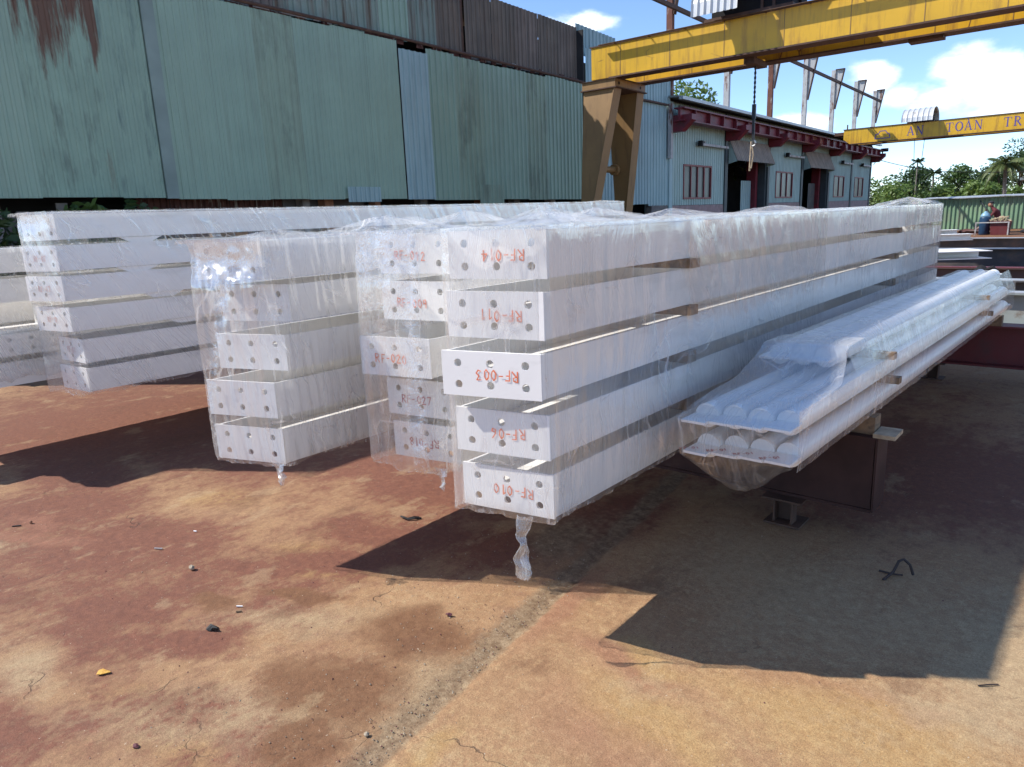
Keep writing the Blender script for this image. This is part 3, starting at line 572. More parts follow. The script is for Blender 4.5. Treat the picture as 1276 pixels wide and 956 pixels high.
    obj('floodlight', MB().box(.5, .9, 51.75, 52.0, 4.75, 4.95).box(.6, .64, 51.6, 51.8, 4.5, 4.9), M_black, w)
workshop()

# ------------------------------------------------------------------ gantry cranes
def glyph(ch):
    """serif capitals as (x0,y0,x1,y1,width) strokes in a unit box"""
    G = {'A': [(.05, 0, .36, 1, .07), (.36, 1, .70, 0, .14), (.15, .34, .56, .34, .06), (-.03, .02, .17, .02, .05), (.55, .02, .83, .02, .05)],
         'N': [(.12, 0, .12, 1, .07), (.12, 1, .72, 0, .14), (.72, 0, .72, 1, .07), (0, .98, .2, .98, .05), (0, .02, .24, .02, .05), (.6, .98, .84, .98, .05)],
         'T': [(.4, 0, .4, 1, .14), (.02, .97, .78, .97, .06), (.02, .97, .02, .74, .05), (.78, .97, .78, .74, .05), (.25, .02, .55, .02, .05)],
         'R': [(.16, 0, .16, 1, .14), (.16, .97, .45, .97, .06), (.45, .97, .62, .76, .12), (.62, .76, .45, .52, .12), (.45, .52, .16, .52, .06), (.38, .5, .74, 0, .14), (.02, .02, .32, .02, .05), (.02, .98, .16, .98, .05), (.66, .02, .82, .02, .05)]}
    if ch == 'O':
        P = [(.42+.36*math.cos(t), .5+.5*math.sin(t)) for t in np.linspace(0, 2*math.pi, 17)]
        return [(*P[i], *P[i+1], .06+.09*abs(math.cos((i+.5)*2*math.pi/16))) for i in range(16)]
    if ch == 'À': return G['A']+[(.24, 1.28, .40, 1.08, .09)]
    return G[ch]
def strokes(mb, segs, place):
    """flat ribbons, place(x,y) gives the point on the surface; every ribbon 0.3 mm prouder than the last"""
    for k, (x0, y0, x1, y1, w) in enumerate(segs):
        dx, dy = x1-x0, y1-y0; l = math.hypot(dx, dy) or 1; nx, ny = -dy/l*w/2, dx/l*w/2; ex, ey = dx/l*w*.25, dy/l*w*.25
        mb.add([place(x0-nx-ex, y0-ny-ey, k), place(x1-nx+ex, y1-ny+ey, k), place(x1+nx+ex, y1+ny+ey, k), place(x0+nx-ex, y0+ny-ey, k)], [(0, 1, 2, 3)])
    return mb
def barrel(x0, x1, y0, y1, z0, h, nr):
    """hooped sheet cover, axis along x"""
    m = MB(); n = nr*4; k = 14; vs = []
    for i in range(n+1):
        x = x0+(x1-x0)*i/n; e = .03 if i % 4 in (0,) else 0
        for j in range(k+1):
            t = math.pi*j/k; vs.append((x, (y0+y1)/2-math.cos(t)*((y1-y0)/2+e), z0+max(math.sin(t), 0)**.8*(h+e)))
    m.add(vs, [(i*(k+1)+j, (i+1)*(k+1)+j, (i+1)*(k+1)+j+1, i*(k+1)+j+1) for i in range(n) for j in range(k)])
    return m
def girder_box(y, x0, x1, zb, zt, tw=.22):
    return MB().box(x0, x1, y, y+.02, zb, zt).box(x0, x1, y+tw, y+tw+.02, zb, zt).box(x0+.001, x0+.02, y+.02, y+tw, zb, zt)
def gantry_near():
    g = thing('gantry_crane', 'large yellow gantry crane overhead with an A shaped leg and silver hoist cover', 'crane', (-9.5, 14.07, 0), BR)
    zb, zt, L = 4.50, 5.155, 16.5
    for y in (0, 1.08):
        p = obj('girder', girder_box(y, -.02, L, zb, zt), M_yel, g)
        obj('top_flange', MB().box(-.05, L, y-.02, y+.26, zt, zt+.025), M_rail, p); obj('bottom_flange', MB().box(.45, L, y-.07, y+.31, zb-.03, zb), M_rail, p)
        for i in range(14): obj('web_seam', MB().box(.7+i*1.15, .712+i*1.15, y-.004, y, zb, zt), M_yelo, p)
    # cable ledge held off the near girder by short arms
    lg = obj('cable_ledge', MB().box(.25, L, -.165, -.08, zt-.006, zt+.006), M_rail, g)
    for i in range(20): obj('ledge_arm', MB().box(.6+i*.8, .622+i*.8, -.08, .0, zt-.012, zt-.001), M_rail, lg)
    for x in (0.0, L-1.0):
        for k, y in enumerate((-.02, 1.02)):
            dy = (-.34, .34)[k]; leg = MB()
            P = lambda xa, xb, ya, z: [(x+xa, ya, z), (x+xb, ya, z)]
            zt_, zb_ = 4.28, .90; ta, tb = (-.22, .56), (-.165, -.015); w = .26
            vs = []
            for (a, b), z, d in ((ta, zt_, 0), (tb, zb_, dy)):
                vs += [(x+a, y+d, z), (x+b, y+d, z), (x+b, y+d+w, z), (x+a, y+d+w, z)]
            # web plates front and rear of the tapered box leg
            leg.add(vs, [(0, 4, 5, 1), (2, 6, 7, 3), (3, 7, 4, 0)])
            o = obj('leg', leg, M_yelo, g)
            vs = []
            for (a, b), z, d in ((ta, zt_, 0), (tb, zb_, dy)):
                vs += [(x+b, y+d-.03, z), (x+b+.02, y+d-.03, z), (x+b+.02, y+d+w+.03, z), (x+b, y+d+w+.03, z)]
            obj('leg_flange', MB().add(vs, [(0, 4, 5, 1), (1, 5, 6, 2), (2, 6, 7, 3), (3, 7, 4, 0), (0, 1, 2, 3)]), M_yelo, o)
            obj('foot_plate', MB().box(x-.3, x+.12, y+dy-.06, y+dy+w+.06, .862, .898), M_rail, o)
        cap = obj('leg_cap', MB().box(x-.24, x+.60, -.05, 1.33, 4.30, 4.46), M_yelo, g)
        obj('cap_flange', MB().box(x-.27, x+.64, -.08, 1.36, 4.275, 4.298).box(x-.27, x+.64, -.08, 1.36, 4.462, 4.47), M_rail, cap)
        for yy in (.12, 1.1): obj('bolt_hole', MB().tube([(x+.601, yy, 4.38), (x+.603, yy, 4.38)], .035, 10), M_black, cap)
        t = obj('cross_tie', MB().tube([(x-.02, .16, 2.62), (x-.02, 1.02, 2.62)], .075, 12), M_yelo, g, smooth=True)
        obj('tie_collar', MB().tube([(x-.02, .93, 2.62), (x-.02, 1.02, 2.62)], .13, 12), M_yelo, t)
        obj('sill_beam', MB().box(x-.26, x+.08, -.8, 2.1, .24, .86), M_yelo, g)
        for yy in (-.3, 1.6): obj('wheel', MB().tube([(x-.13, yy, .125), (x-.05, yy, .125)], .12, 16), M_rail, g)
    c = obj('hoist_cover', barrel(2.5, 3.42, -.42, 1.50, zt+.08, .82, 7), M_silver, g); tagp(c, 'silver hooped sheet cover')
    m = MB().box(2.7, 4.25, .1, .5, zt+.1, zt+.42).box(2.6, 4.15, .75, 1.05, zt+.08, zt+.35).tube([(2.8, .62, zt+.35), (4.3, .62, zt+.35)], .22, 12); obj('hoist_motor', m, M_black, g)
    m = MB().prism([(3.42, zt+.62), (4.2, zt+.66), (4.35, zt+.9), (3.42, zt+.95)], 'y', -.40, 1.45).box(3.9, 3.95, .05, .1, zt+.03, zt+.7).box(3.55, 3.6, 1.2, 1.25, zt+.03, zt+.7).box(4.1, 4.14, 1.2, 1.25, zt+.03, zt+.7).box(3.7, 3.74, .0, .05, zt+.03, zt+.65); obj('hoist_frame', m, M_rail, g)
    obj('end_truck', MB().box(2.6, 4.3, -.02, .24, zt+.028, zt+.09).box(2.6, 4.3, 1.06, 1.32, zt+.028, zt+.09), M_rail, g)
    ch = MB(); x, y = 3.42, .62; z = zt
    while z > 3.62:
        k = int(round(z*1000/45)) % 2; ch.box(x-(.021 if k else .009), x+(.021 if k else .009), y-(.009 if k else .021), y+(.009 if k else .021), z-.05, z); z -= .045
    obj('chain', ch, M_chain, g)
    hb = obj('hook_block', MB().box(x-.034, x+.034, y-.03, y+.03, 3.36, 3.64).box(x-.024, x+.024, y-.02, y+.02, 2.95, 3.36), M_chain, g)
    obj('hook', MB().tube([(x+.0, y, 3.0), (x, y, 2.95)]+[(x+.055*math.sin(t), y, 2.89+.055*math.cos(t)) for t in np.linspace(0, 4.3, 12)], .016, 6), M_galv, hb)
    obj('sling', MB().tube([(x-.03, y, 2.93), (x-.04, y, 2.7), (x-.05, y, 2.35)], .018, 6).tube([(x-.03, y, 2.92), (x+.02, y, 2.66), (x-.02, y, 2.4)], .014, 6), M_woodl, hb)
    obj('under_plate', MB().box(x-.10, x+.10, .25, 1.0, zb-.14, zb-.031), M_rail, g)
    obj('cable_clip', MB().box(6.05, 6.6, 1.05, 1.35, zb-.09, zb-.031), M_rail, g)
def tagp(o, l): o['label'] = l
gantry_near()
def gantry_far():
    g = thing('gantry_crane', 'far yellow gantry crane girder lettered AN TOÀN in purple', 'crane', (-11.3, 38.5, 0), BR)
    zb, zt, L = 4.46, 5.12, 18.0
    P = MB().prism([(0, zt), (L, zt), (L, zb), (.28, zb), (.0, zb+.22)], 'y', 0, .26)
    a = obj('girder', P, M_yel, g); b = obj('girder', MB().prism([(0, zt), (L, zt), (L, zb), (.28, zb), (.0, zb+.22)], 'y', 1.0, 1.26), M_yel, g)
    for p, y in ((a, 0), (b, 1.0)):
        obj('top_flange', MB().box(-.03, L, y-.03, y+.29, zt+.001, zt+.03), M_rail, p); obj('bottom_flange', MB().box(.3, L, y-.06, y+.32, zb-.035, zb-.002), M_rail, p)
    obj('end_carriage', MB().box(-.5, -.03, .3, 1.2, 4.9, 5.05), M_rail, g)
    obj('antenna', MB().box(.1, .15, .1, .15, zt+.03, zt+.25), M_rail, g)
    def word(t, x, h=.40, adv=.40):
        m = MB(); n = 0
        for i, c in enumerate(t):
            x0 = x+i*adv; strokes(m, glyph(c), lambda u, v, k, x0=x0: (x0+u*h*.92, -.002-.0003*k, zb+.15+v*h))
        o = obj('lettering', m, M_purple, a); tagp(o, 'purple word '+t)
    word('AN', 2.78, .38, .36); word('TOÀN', 4.33, .38, .365); word('TR', 6.5, .38, .36)
    T = [(.98, .12), (1.06, .33), (1.16, .40), (1.38, .40), (1.5, .33), (1.52, .12)]
    T = [(1.40, .13), (1.44, .33), (1.54, .33), (1.62, .46), (1.85, .46), (1.95, .33), (2.01, .33), (2.06, .13)]
    obj('emblem', strokes(MB(), [(*T[i], *T[(i+1) % 8], .035) for i in range(8)], lambda u, v, k: (u, -.002-.0003*k, zb+v)), M_purple, a)
    c = obj('hoist_cover', barrel(2.55, 3.82, -.34, 1.5, zt+.05, .62, 6), M_silver, g)
    obj('cover_end', MB().prism([(-.1, zt+.06), (1.36, zt+.06), (1.3, zt+.3), (.9, zt+.6), (.3, zt+.6), (-.05, zt+.3)], 'x', 3.6, 3.64), M_black, g)
    obj('hoist_motor', MB().box(2.7, 3.6, .2, 1.0, zt+.05, zt+.4), M_black, g)
    for x in (3.0, 3.42): obj('hoist_rope', MB().tube([(x, .6, zb), (x*.3+3.22*.7, .6, 1.6)], .012, 5), M_cable, g)
    obj('hook_block', MB().box(3.16, 3.28, .55, .65, 1.3, 1.6), M_rail, g)
    obj('cable_arm', MB().box(1.25, 1.29, -.42, 0, zt-.03, zt+.0), M_rail, g)
gantry_far()

# ------------------------------------------------------------------ white beams
def plate(mb, P0, P1, z0, z1, th, holes, r=.0145, seg=14):
    """plate between plan points P0 (left) and P1 (right), th thick behind its outer face, holes at (u,v) fractions on a grid of cells"""
    e = Vector((P1[0]-P0[0], P1[1]-P0[1], 0)); W_ = e.length; e.normalize(); n = Vector((e.y, -e.x, 0)); H = z1-z0
    O = Vector((P0[0], P0[1], z0))
    pt = lambda u, v, d: O+e*u+Vector((0, 0, v))-n*d
    if holes:
        us, vs_ = holes; ub = [0]+[(us[i]+us[i+1])/2 for i in range(len(us)-1)]+[1]; vb = [0]+[(vs_[i]+vs_[i+1])/2 for i in range(len(vs_)-1)]+[1]
        for i, hu in enumerate(us):
            for j, hv in enumerate(vs_):
                a, b, c, d = ub[i]*W_, ub[i+1]*W_, vb[j]*H, vb[j+1]*H; cx, cy = hu*W_, hv*H
                V = []; F = []
                angs = sorted(set([math.atan2(y-cy, x-cx) % (2*math.pi) for x in (a, b) for y in (c, d)]+[2*math.pi*k/seg for k in range(seg)])); m = len(angs)
                for t in angs:
                    dx, dy = math.cos(t), math.sin(t); k = min([((b-cx)/dx if dx > 1e-9 else (a-cx)/dx if dx < -1e-9 else 1e9), ((d-cy)/dy if dy > 1e-9 else (c-cy)/dy if dy < -1e-9 else 1e9)])
                    ou = (cx+dx*k, cy+dy*k); inn = (cx+dx*r, cy+dy*r)
                    V += [pt(*ou, 0), pt(*inn, 0), pt(*ou, th), pt(*inn, th)]
                for q in range(m):
                    w = (q+1) % m; A, B = 4*q, 4*w
                    F += [(A, B, B+1, A+1), (A+3, B+3, B+2, A+2), (A+1, B+1, B+3, A+3)]
                mb.add(V, F)
    else:
        mb.add([pt(0, 0, 0), pt(W_, 0, 0), pt(W_, H, 0), pt(0, H, 0), pt(0, 0, th), pt(W_, 0, th), pt(W_, H, th), pt(0, H, th)], [(0, 1, 2, 3), (7, 6, 5, 4)])
    c = [pt(0, 0, 0), pt(W_, 0, 0), pt(W_, H, 0), pt(0, H, 0), pt(0, 0, th), pt(W_, 0, th), pt(W_, H, th), pt(0, H, th)]
    mb.add(c, [(0, 4, 5, 1), (1, 5, 6, 2), (2, 6, 7, 3), (3, 7, 4, 0)])
    return e, n, W_, H, O
HAND = {'R': [(.05, 0, .05, 1), (.05, 1, .45, .92), (.45, .92, .48, .62), (.48, .62, .08, .5), (.2, .5, .6, 0)], 'F': [(.1, 0, .12, 1), (.12, 1, .55, 1), (.1, .52, .45, .55)], '-': [(.05, .48, .45, .5)],
        '1': [(.1, .8, .32, 1), (.32, 1, .3, 0)], '2': [(.05, .8, .3, 1), (.3, 1, .5, .75), (.5, .75, .05, 0), (.05, 0, .55, .03)], '3': [(.05, .95, .5, .98), (.5, .98, .25, .58), (.25, .58, .52, .3), (.52, .3, .3, 0), (.3, 0, .04, .1)],
        '4': [(.4, 0, .42, 1), (.42, 1, .03, .35), (.03, .35, .58, .36)], '6': [(.45, 1, .1, .5), (.1, .5, .1, .1), (.1, .1, .4, 0), (.4, 0, .5, .3), (.5, .3, .12, .42)], '7': [(.03, .95, .55, 1), (.55, 1, .2, 0)],
        '8': [(.3, .52, .06, .75), (.06, .75, .3, 1), (.3, 1, .52, .76), (.52, .76, .06, .25), (.06, .25, .3, 0), (.3, 0, .54, .25), (.54, .25, .3, .52)], '9': [(.5, .6, .15, .5), (.15, .5, .1, .85), (.1, .85, .4, 1), (.4, 1, .5, .7), (.5, .7, .45, 0)],
        '0': [(.3, 0, .05, .35), (.05, .35, .1, .8), (.1, .8, .32, 1), (.32, 1, .52, .65), (.52, .65, .48, .2), (.48, .2, .3, 0)], 'I': [(.2, 0, .2, 1)]}
def handmark(text, e, n, O, cu_, cv_, h, flip, seed, w=.0040, up=None):
    q = random.Random(seed); m = MB(); adv = h*.78; x = -adv*len(text)/2; up = up or Vector((0, 0, 1)); kk = [0]
    for c in text:
        segs = [(a*h+x, (b-.5)*h, c2*h+x, (d-.5)*h, w*q.uniform(.8, 1.25)) for a, b, c2, d in HAND.get(c, [])]
        jx_, jy_ = q.uniform(-.06, .06)*h, q.uniform(-.1, .1)*h; s = -1 if flip else 1
        def place(u, v, k, jx_=jx_, jy_=jy_):
            return O+e*(cu_+s*(u+jx_))+up*(cv_+s*(v+jy_))+n*(.0012+.0002*((k+kk[0]) % 12))
        strokes(m, segs, place); kk[0] += 5; x += adv
    return m
HOLES = ((.17, .5, .85), (.26, .74))
def white_beam(label, xl, xr, yl, yr, yf, z0, z1, text=None, flip=True, ink=None, seed=0, holes=HOLES, farholes=False, group='white painted beams in wrapped stacks', mark=(.5, .5)):
    b = thing('white_beam', label, 'steel beam', ((xl+xr)/2, (yl+yr)/2, z0), 0, group); z0_, z1_ = 0, z1-z0; cx, cy = b.location.x, b.location.y
    T = .012; zm = (z0_+z1_)/2
    L = lambda m: m.off((-cx, -cy, 0))
    pm = MB(); e, n, W_, H, O = plate(pm, (xl, yl), (xr, yr), z0_, z1_, T, holes)
    slope = (yr-yl)/(xr-xl)
    p = obj('end_plate', L(pm), M_white, b)
    if text:
        mk = handmark(text, e, n, O, W_*mark[0], H*mark[1], .036, flip, seed); obj('marking', L(mk), ink or M_ink, p)
    fb = T/math.cos(math.atan(slope))+.0005; f = .010; ins = .018
    ly = yl+fb+slope*ins; ry = yr+fb-slope*ins
    obj('flange', L(MB().add([(xl+.004, ly, z0_+.002), (xl+.004+f, ly+slope*f, z0_+.002), (xl+.004+f, yf, z0_+.002), (xl+.004, yf, z0_+.002), (xl+.004, ly, z1_-.002), (xl+.004+f, ly+slope*f, z1_-.002), (xl+.004+f, yf, z1_-.002), (xl+.004, yf, z1_-.002)], [(3, 2, 1, 0), (4, 5, 6, 7), (0, 1, 5, 4), (1, 2, 6, 5), (2, 3, 7, 6), (3, 0, 4, 7)])), M_white, b)
    fr = MB()
    yend = yf-.62 if farholes else yf
    x0, x1 = xr-.004-f, xr-.004
    fr.add([(x0, ry-slope*f, z0_+.002), (x1, ry, z0_+.002), (x1, yend, z0_+.002), (x0, yend, z0_+.002), (x0, ry-slope*f, z1_-.002), (x1, ry, z1_-.002), (x1, yend, z1_-.002), (x0, yend, z1_-.002)], [(3, 2, 1, 0), (4, 5, 6, 7), (0, 1, 5, 4), (1, 2, 6, 5), (3, 0, 4, 7)]+([] if farholes else [(2, 3, 7, 6)]))
    if farholes: plate(fr, (x1, yend), (x1, yf), z0_+.002, z1_-.002, f, ((.82,), (.25, .75)), .020)
    obj('flange', L(fr), M_white, b)
    wy0, wy1 = yl+fb+slope*.02, yr+fb-slope*.02
    obj('web', L(MB().add([(xl+.0145, wy0, zm-.004), (xr-.0145, wy1, zm-.004), (xr-.0145, yf-.013, zm-.004), (xl+.0145, yf-.013, zm-.004), (xl+.0145, wy0, zm+.004), (xr-.0145, wy1, zm+.004), (xr-.0145, yf-.013, zm+.004), (xl+.0145, yf-.013, zm+.004)], [(3, 2, 1, 0), (4, 5, 6, 7), (0, 1, 5, 4), (2, 3, 7, 6)])), M_white, b)
    obj('end_plate', L(MB().box(xl, xr-(.016 if farholes else 0), yf+.0005, yf+.0125, z0_, z1_)), M_white, b)
    return b
NTH = ['topmost', 'second from the top', 'third from the top', 'fourth from the top', 'fifth from the top', 'lowest']
# front stack (beside the pipes)
Drow = [(1.401, 1.563, 1.85, 1.77, 'RF-014', .003), (1.199, 1.360, 1.83, 1.75, 'RF-011', .0), (.995, 1.155, 1.81, 1.71, 'RF-003', -.003), (.775, .938, 1.84, 1.76, 'RF-06', .002), (.55, .716, 1.86, 1.785, 'RF-010', -.004)]
for i, (a, b, yr, yl, t, dx) in enumerate(Drow):
    white_beam('white beam marked %s in orange, %s of the front stack' % (t, NTH[i] if i < 4 else 'lowest'), -1.81+dx, -1.44+dx, yl, yr, 8.2, a, b, t, True, seed=i, farholes=True, mark=(.56, .5))
Crow = [(1.385, 1.552, 2.10, 2.03, 'RF-012', False, -.002), (1.185, 1.352, 2.09, 2.02, 'RF-009', False, .004), (.958, 1.126, 1.97, 1.89, 'RF-020', False, -.015), (.752, .919, 2.08, 2.01, 'RF-027', False, .0), (.55, .716, 2.09, 2.02, 'RF-018', True, .01)]
for i, (a, b, yr, yl, t, fl, dx) in enumerate(Crow):
    white_beam('white beam marked %s in red, %s of the second stack under film' % (t, NTH[i] if i < 4 else 'lowest'), -2.50+dx, -2.14+dx, yl, yr, 8.3, a, b, t, fl, M_inkred if i in (3, 4) else M_ink, seed=20+i, mark=(.45, .45))
Brow = [(1.385, 1.550, 1.64, 1.53, 0), (1.190, 1.355, 1.75, 1.62, .0), (.975, 1.136, 1.70, 1.57, .01), (.767, .930, 1.63, 1.50, -.004), (.55, .714, 1.64, 1.51, 0)]
for i, (a, b, yr, yl, dx) in enumerate(Brow):
    white_beam('unmarked white beam with six bolt holes, %s of the third stack' % (NTH[i] if i < 4 else 'lowest'), -3.17+dx, -2.81+dx, yl, yr, 8.3, a, b, seed=40+i)
Arow = [(1.580, 1.748, 1.67, 1.585, None), (1.378, 1.546, 1.65, 1.56, 'RF-07'), (1.180, 1.346, 1.65, 1.55, 'RF-02'), (.974, 1.138, 1.66, 1.575, 'RF-05'), (.750, .916, 1.705, 1.68, 'RF-01'), (.55, .717, 1.70, 1.66, None)]
for i, (a, b, yr, yl, t) in enumerate(Arow):
    bm_ = white_beam('white beam, %s of the long rear stack before the green hall' % NTH[i], -5.70, -5.325, yl, yr, 8.59, a, b, t, False, M_inkfaint, seed=60+i, mark=(.5, .5))
    if i in (0, 1, 2, 3):
        z = -.035; m = MB()
        y0 = (2.05, 2.0, 2.15, 2.3)[i]-bm_.location.y; m.prism([(y0, .0), (y0+.30, .0), (y0+.22, z), (y0+.08, z)], 'x', .165, .175); obj('lug', m, M_white, bm_)
# left-hand stack running out of the frame
Zrow = [(1.362, 1.538, .78), (1.152, 1.325, .86), (.762, .932, 1.0), (.55, .728, .8)]
for i, (a, b, y) in enumerate(Zrow):
    if i == 2: white_beam('white beam with bolt holes through its side, third down at the left edge', -6.5, -6.1, 1.0, 1.0, 7.6, a, b, group='white beams at the left edge', holes=None)
    else: white_beam('plain white beam, %s of the stack cut by the left edge' % ('topmost', 'second down', '', 'lowest')[i], -6.5, -6.1, y, y, 8.0, a, b, group='white beams at the left edge', holes=HOLES)
white_beam('white beam lying deeper in the open gap of the left stack', -6.98, -6.58, .9, .9, 7.9, .965, 1.13, group='white beams at the left edge', holes=HOLES)
white_beam('white beam under the gap, behind the plate with holes', -6.98, -6.58, .9, .9, 7.9, .762, .93, group='white beams at the left edge', holes=HOLES)
t = thing('splice_plate', 'white splice plate with round holes on the side of the left stack', 'steel plate', (-6.085, 1.27, .77), 0)
mm = MB()
for k in range(4): plate(mm, (.0, .0+k*.14), (.0, .14+k*.14), 0, .155, .010, ((.5,), (.28, .75)), .014)
obj('plate', mm, M_white, t)
for k, (x0, x1, y0, y1, z0, z1) in enumerate(((-6.45, -6.12, 1.2, 1.5, .94, 1.13), (-6.4, -6.2, 1.75, 1.82, .935, 1.11), (-6.47, -6.13, 1.45, 2.2, .934, .952), (-6.42, -6.22, 1.62, 2.5, 1.0, 1.012))):
    if k in (1, 2): tag(obj('cleat_plate', MB().box(x0, x1, y0, y1, z0, z1), M_white), ('', 'small upright white cleat between the beams of the left stack', 'thin white loose plate lying flat in the gap of the left stack', '')[k], 'steel plate')

# ------------------------------------------------------------------ timber spacers between the beams
def spacer(label, x0, x1, y, z0, z1, w=.07, m=None, grp='timber spacers between stacked beams'):
    o = obj('timber_spacer', MB().box(-.5*(x1-x0), .5*(x1-x0), -w/2, w/2, 0, z1-z0), m or M_wood); o.location = ((x0+x1)/2, y, z0); return tag(o, label, 'timber', grp)
gaps = [(Drow[i+1][1], Drow[i][0]) for i in range(4)]
for col, (y, w) in enumerate(((2.85, .075), (6.42, .08))):
    for i, (a, b) in enumerate(gaps):
        spacer('%s timber spacer in the %s gap of the front stack, %s end' % (('brown', 'dark brown', 'short brown', 'blackened')[i], ('top', 'second', 'third', 'lowest')[i], ('near', 'far')[col]), -1.835, -1.405-.012*i, y+.015*i, a+.001, b-.001, w)
for st, rows, x0, x1, ys in (('second', Crow, -2.5, -2.12, (2.75, 6.4)), ('third', Brow, -3.17, -2.79, (2.55, 6.2))):
    for y in ys:
        for i in range(4): spacer('timber spacer in the %s gap of the %s stack, %s end' % (('top', 'second', 'third', 'lowest')[i], st, 'near' if y < 4 else 'far'), x0, x1, y, rows[i+1][1]+.001, rows[i][0]-.001)
for y in (2.95, 6.6):
    for i in range(5): spacer('timber spacer in the %s gap of the long rear stack, %s end' % (('top', 'second', 'third', 'fourth', 'lowest')[i], 'near' if y < 4 else 'far'), -5.72, -5.30, y, Arow[i+1][1]+.001, Arow[i][0]-.001, .10)
for y in (3.0, 6.5):
    for k, (i, j) in enumerate(((1, 0), (2, 1), (3, 2))): spacer('timber packing in the %s gap of the left stack, %s end' % (('top', 'middle', 'lowest')[k], 'near' if y < 4 else 'far'), -6.52, -6.08, y, Zrow[i][1]+.001, Zrow[j][0]-.001, .09)

# ------------------------------------------------------------------ steel supports under the stacks
def hbeam(name, label, x0, x1, y, z0, z1, w, m, grp=None, rz=0, cat='steel beam', tf=.016, box=False):
    t = thing(name, label, cat, ((x0+x1)/2, y, z0), rz, grp); a, b = x0-t.location.x, x1-t.location.x; H = z1-z0
    obj('web', MB().box(a+.002, b-.002, -.006, .006, tf, H-tf), m, t)
    obj('top_flange', MB().box(a, b, -w/2, w/2, H-tf, H), m, t); obj('bottom_flange', MB().box(a, b, -w/2, w/2, 0, tf), m, t)
    if box:
        for sg in (-1, 1): obj('side_plate', MB().box(a+.004, b-.004, sg*(w/2-.012)-.004, sg*(w/2-.012)+.004, tf+.0005, H-tf-.0005), m, t)
    if box: obj('end_plate', MB().box(b+.0005, b+.01, -w/2+.003, w/2-.003, .002, H-.002), m, t)
    return t
def foot(label, x, y, z1, m=M_rail):
    t = thing('support_stool', label, 'support', (x, y, 0), 0, 'short steel stools under the support beams')
    obj('base_plate', MB().box(-.09, .09, -.08, .08, .002, .012), m, t); obj('stem', MB().box(-.05, .05, -.006, .006, .0125, z1-.012).box(-.05, -.04, -.06, -.0065, .014, z1-.012).box(.04, .05, -.06, -.0065, .014, z1-.012), m, t); obj('cap_plate', MB().box(-.10, .10, -.09, .09, z1-.012, z1-.001), m, t)
t = hbeam('support_beam', 'dark brown steel support beam under the near end of the white stacks', -3.35, -.80, 3.60, .15, .525, .20, M_block, box=True)
foot('low rusty stool under the near support beam by the pipes', -1.20, 3.52, .15); foot('low rusty stool under the near support beam, hidden side', -2.9, 3.60, .15)
t = hbeam('support_beam', 'dark red steel support beam crossing behind the white pipes', -3.6, 3.2, 7.42, .16, .525, .22, M_redp)
obj('stiffener', MB().box(1.0, 1.008, -.108, -.0065, .0165, .348), M_redp, t)
foot('low rusty stool under the dark red support beam', -1.25, 7.38, .16); foot('low rusty stool far along the dark red beam', 2.4, 7.42, .16)
tag(obj('scaffold_plank', MB().box(-1.6, 1.6, -.11, .11, 0, .03), M_woodl, None, (1.1, 7.42, .526)), 'pale plank lying on the dark red support beam', 'plank')
for y, n in ((3.4, 'near'), (7.9, 'far')):
    hbeam('support_beam', 'dark support beam under the %s part of the long rear stack' % n, -7.0, -4.95, y, .12, .493, .2, M_brown)
    foot('low stool under the %s support of the long rear stack' % n, -5.2, y, .12)
    foot('low stool under the %s support of the left stack' % n, -6.6, y, .12)
for st, x0, x1 in (('front', -1.85, -1.40), ('second', -2.54, -2.10), ('third', -3.22, -2.76)):
    for y in (3.60, 7.42): spacer('timber packing under the %s stack on the %s support' % (st, 'near' if y < 5 else 'far'), x0, x1, y, .526, .549, .12, grp='timber packing on the support beams')
for y in (3.4, 7.9): spacer('long timber packing under the rear and left stacks, %s support' % ('near' if y < 5 else 'far'), -6.9, -5.2, y, .494, .549, .10, grp='timber packing on the support beams')
spacer('splintered pale board end on the near support beam beside the pipes', -.815, -.72, 3.58, .526, .545, .15, M_woodl, None)

# ------------------------------------------------------------------ bundle of white tubes with gusset plates
def brace(label, x, y0, y1, z, text, seed):
    t = thing('white_tube', label, 'steel tube', (x, y0, z), R(-1.15), 'white brace tubes in the wrapped bundle'); r = .049; L = y1-y0; o = .13
    obj('tube', MB().tube([(0, o, 0), (0, L-o, 0)], r, 24, False), M_wtube, t, smooth=True)
    obj('end_cap', MB().tube([(0, o-.008, 0), (0, o+.0, 0)], r+.001, 24).tube([(0, L-o, 0), (0, L-o+.008, 0)], r+.001, 24), M_wtube, t)
    g = obj('gusset_plate', MB().prism([(-.050, 0), (.050, 0), (.050, o-.009), (-.050, o-.009)], 'z', -.005, .005), M_wtube, t)
    obj('gusset_plate', MB().prism([(-.050, L), (.050, L), (.050, L-o+.009), (-.050, L-o+.009)], 'z', -.005, .005), M_wtube, t)
    if text:
        mk = handmark(text, Vector((.75, .66, 0)).normalized(), Vector((0, 0, 1)), Vector((0, 0, .005)), -.005, .05, .022, False, seed, .0035, Vector((-.66, .75, 0)).normalized()); obj('marking', mk, M_inkred, g)
ORD = ['leftmost', 'second from the left', 'third from the left', 'rightmost']
for l, (z, n, yn, yf, x0) in enumerate(((.660, 4, 2.50, 7.72, -1.222), (.792, 4, 2.48, 7.75, -1.224), (.925, 3, 3.21, 7.8, -1.205))):
    for k in range(n):
        brace('white tube with flat end plate, %s in the %s layer' % (ORD[k] if k < n-1 else 'rightmost', ('bottom', 'middle', 'top')[l]), x0+k*.1022, yn+.019*k*(1 if l < 2 else .5)+rnd.uniform(-.01, .01), yf+rnd.uniform(-.1, .1), z, 'RF-0I' if l == 0 else None, 80+k)
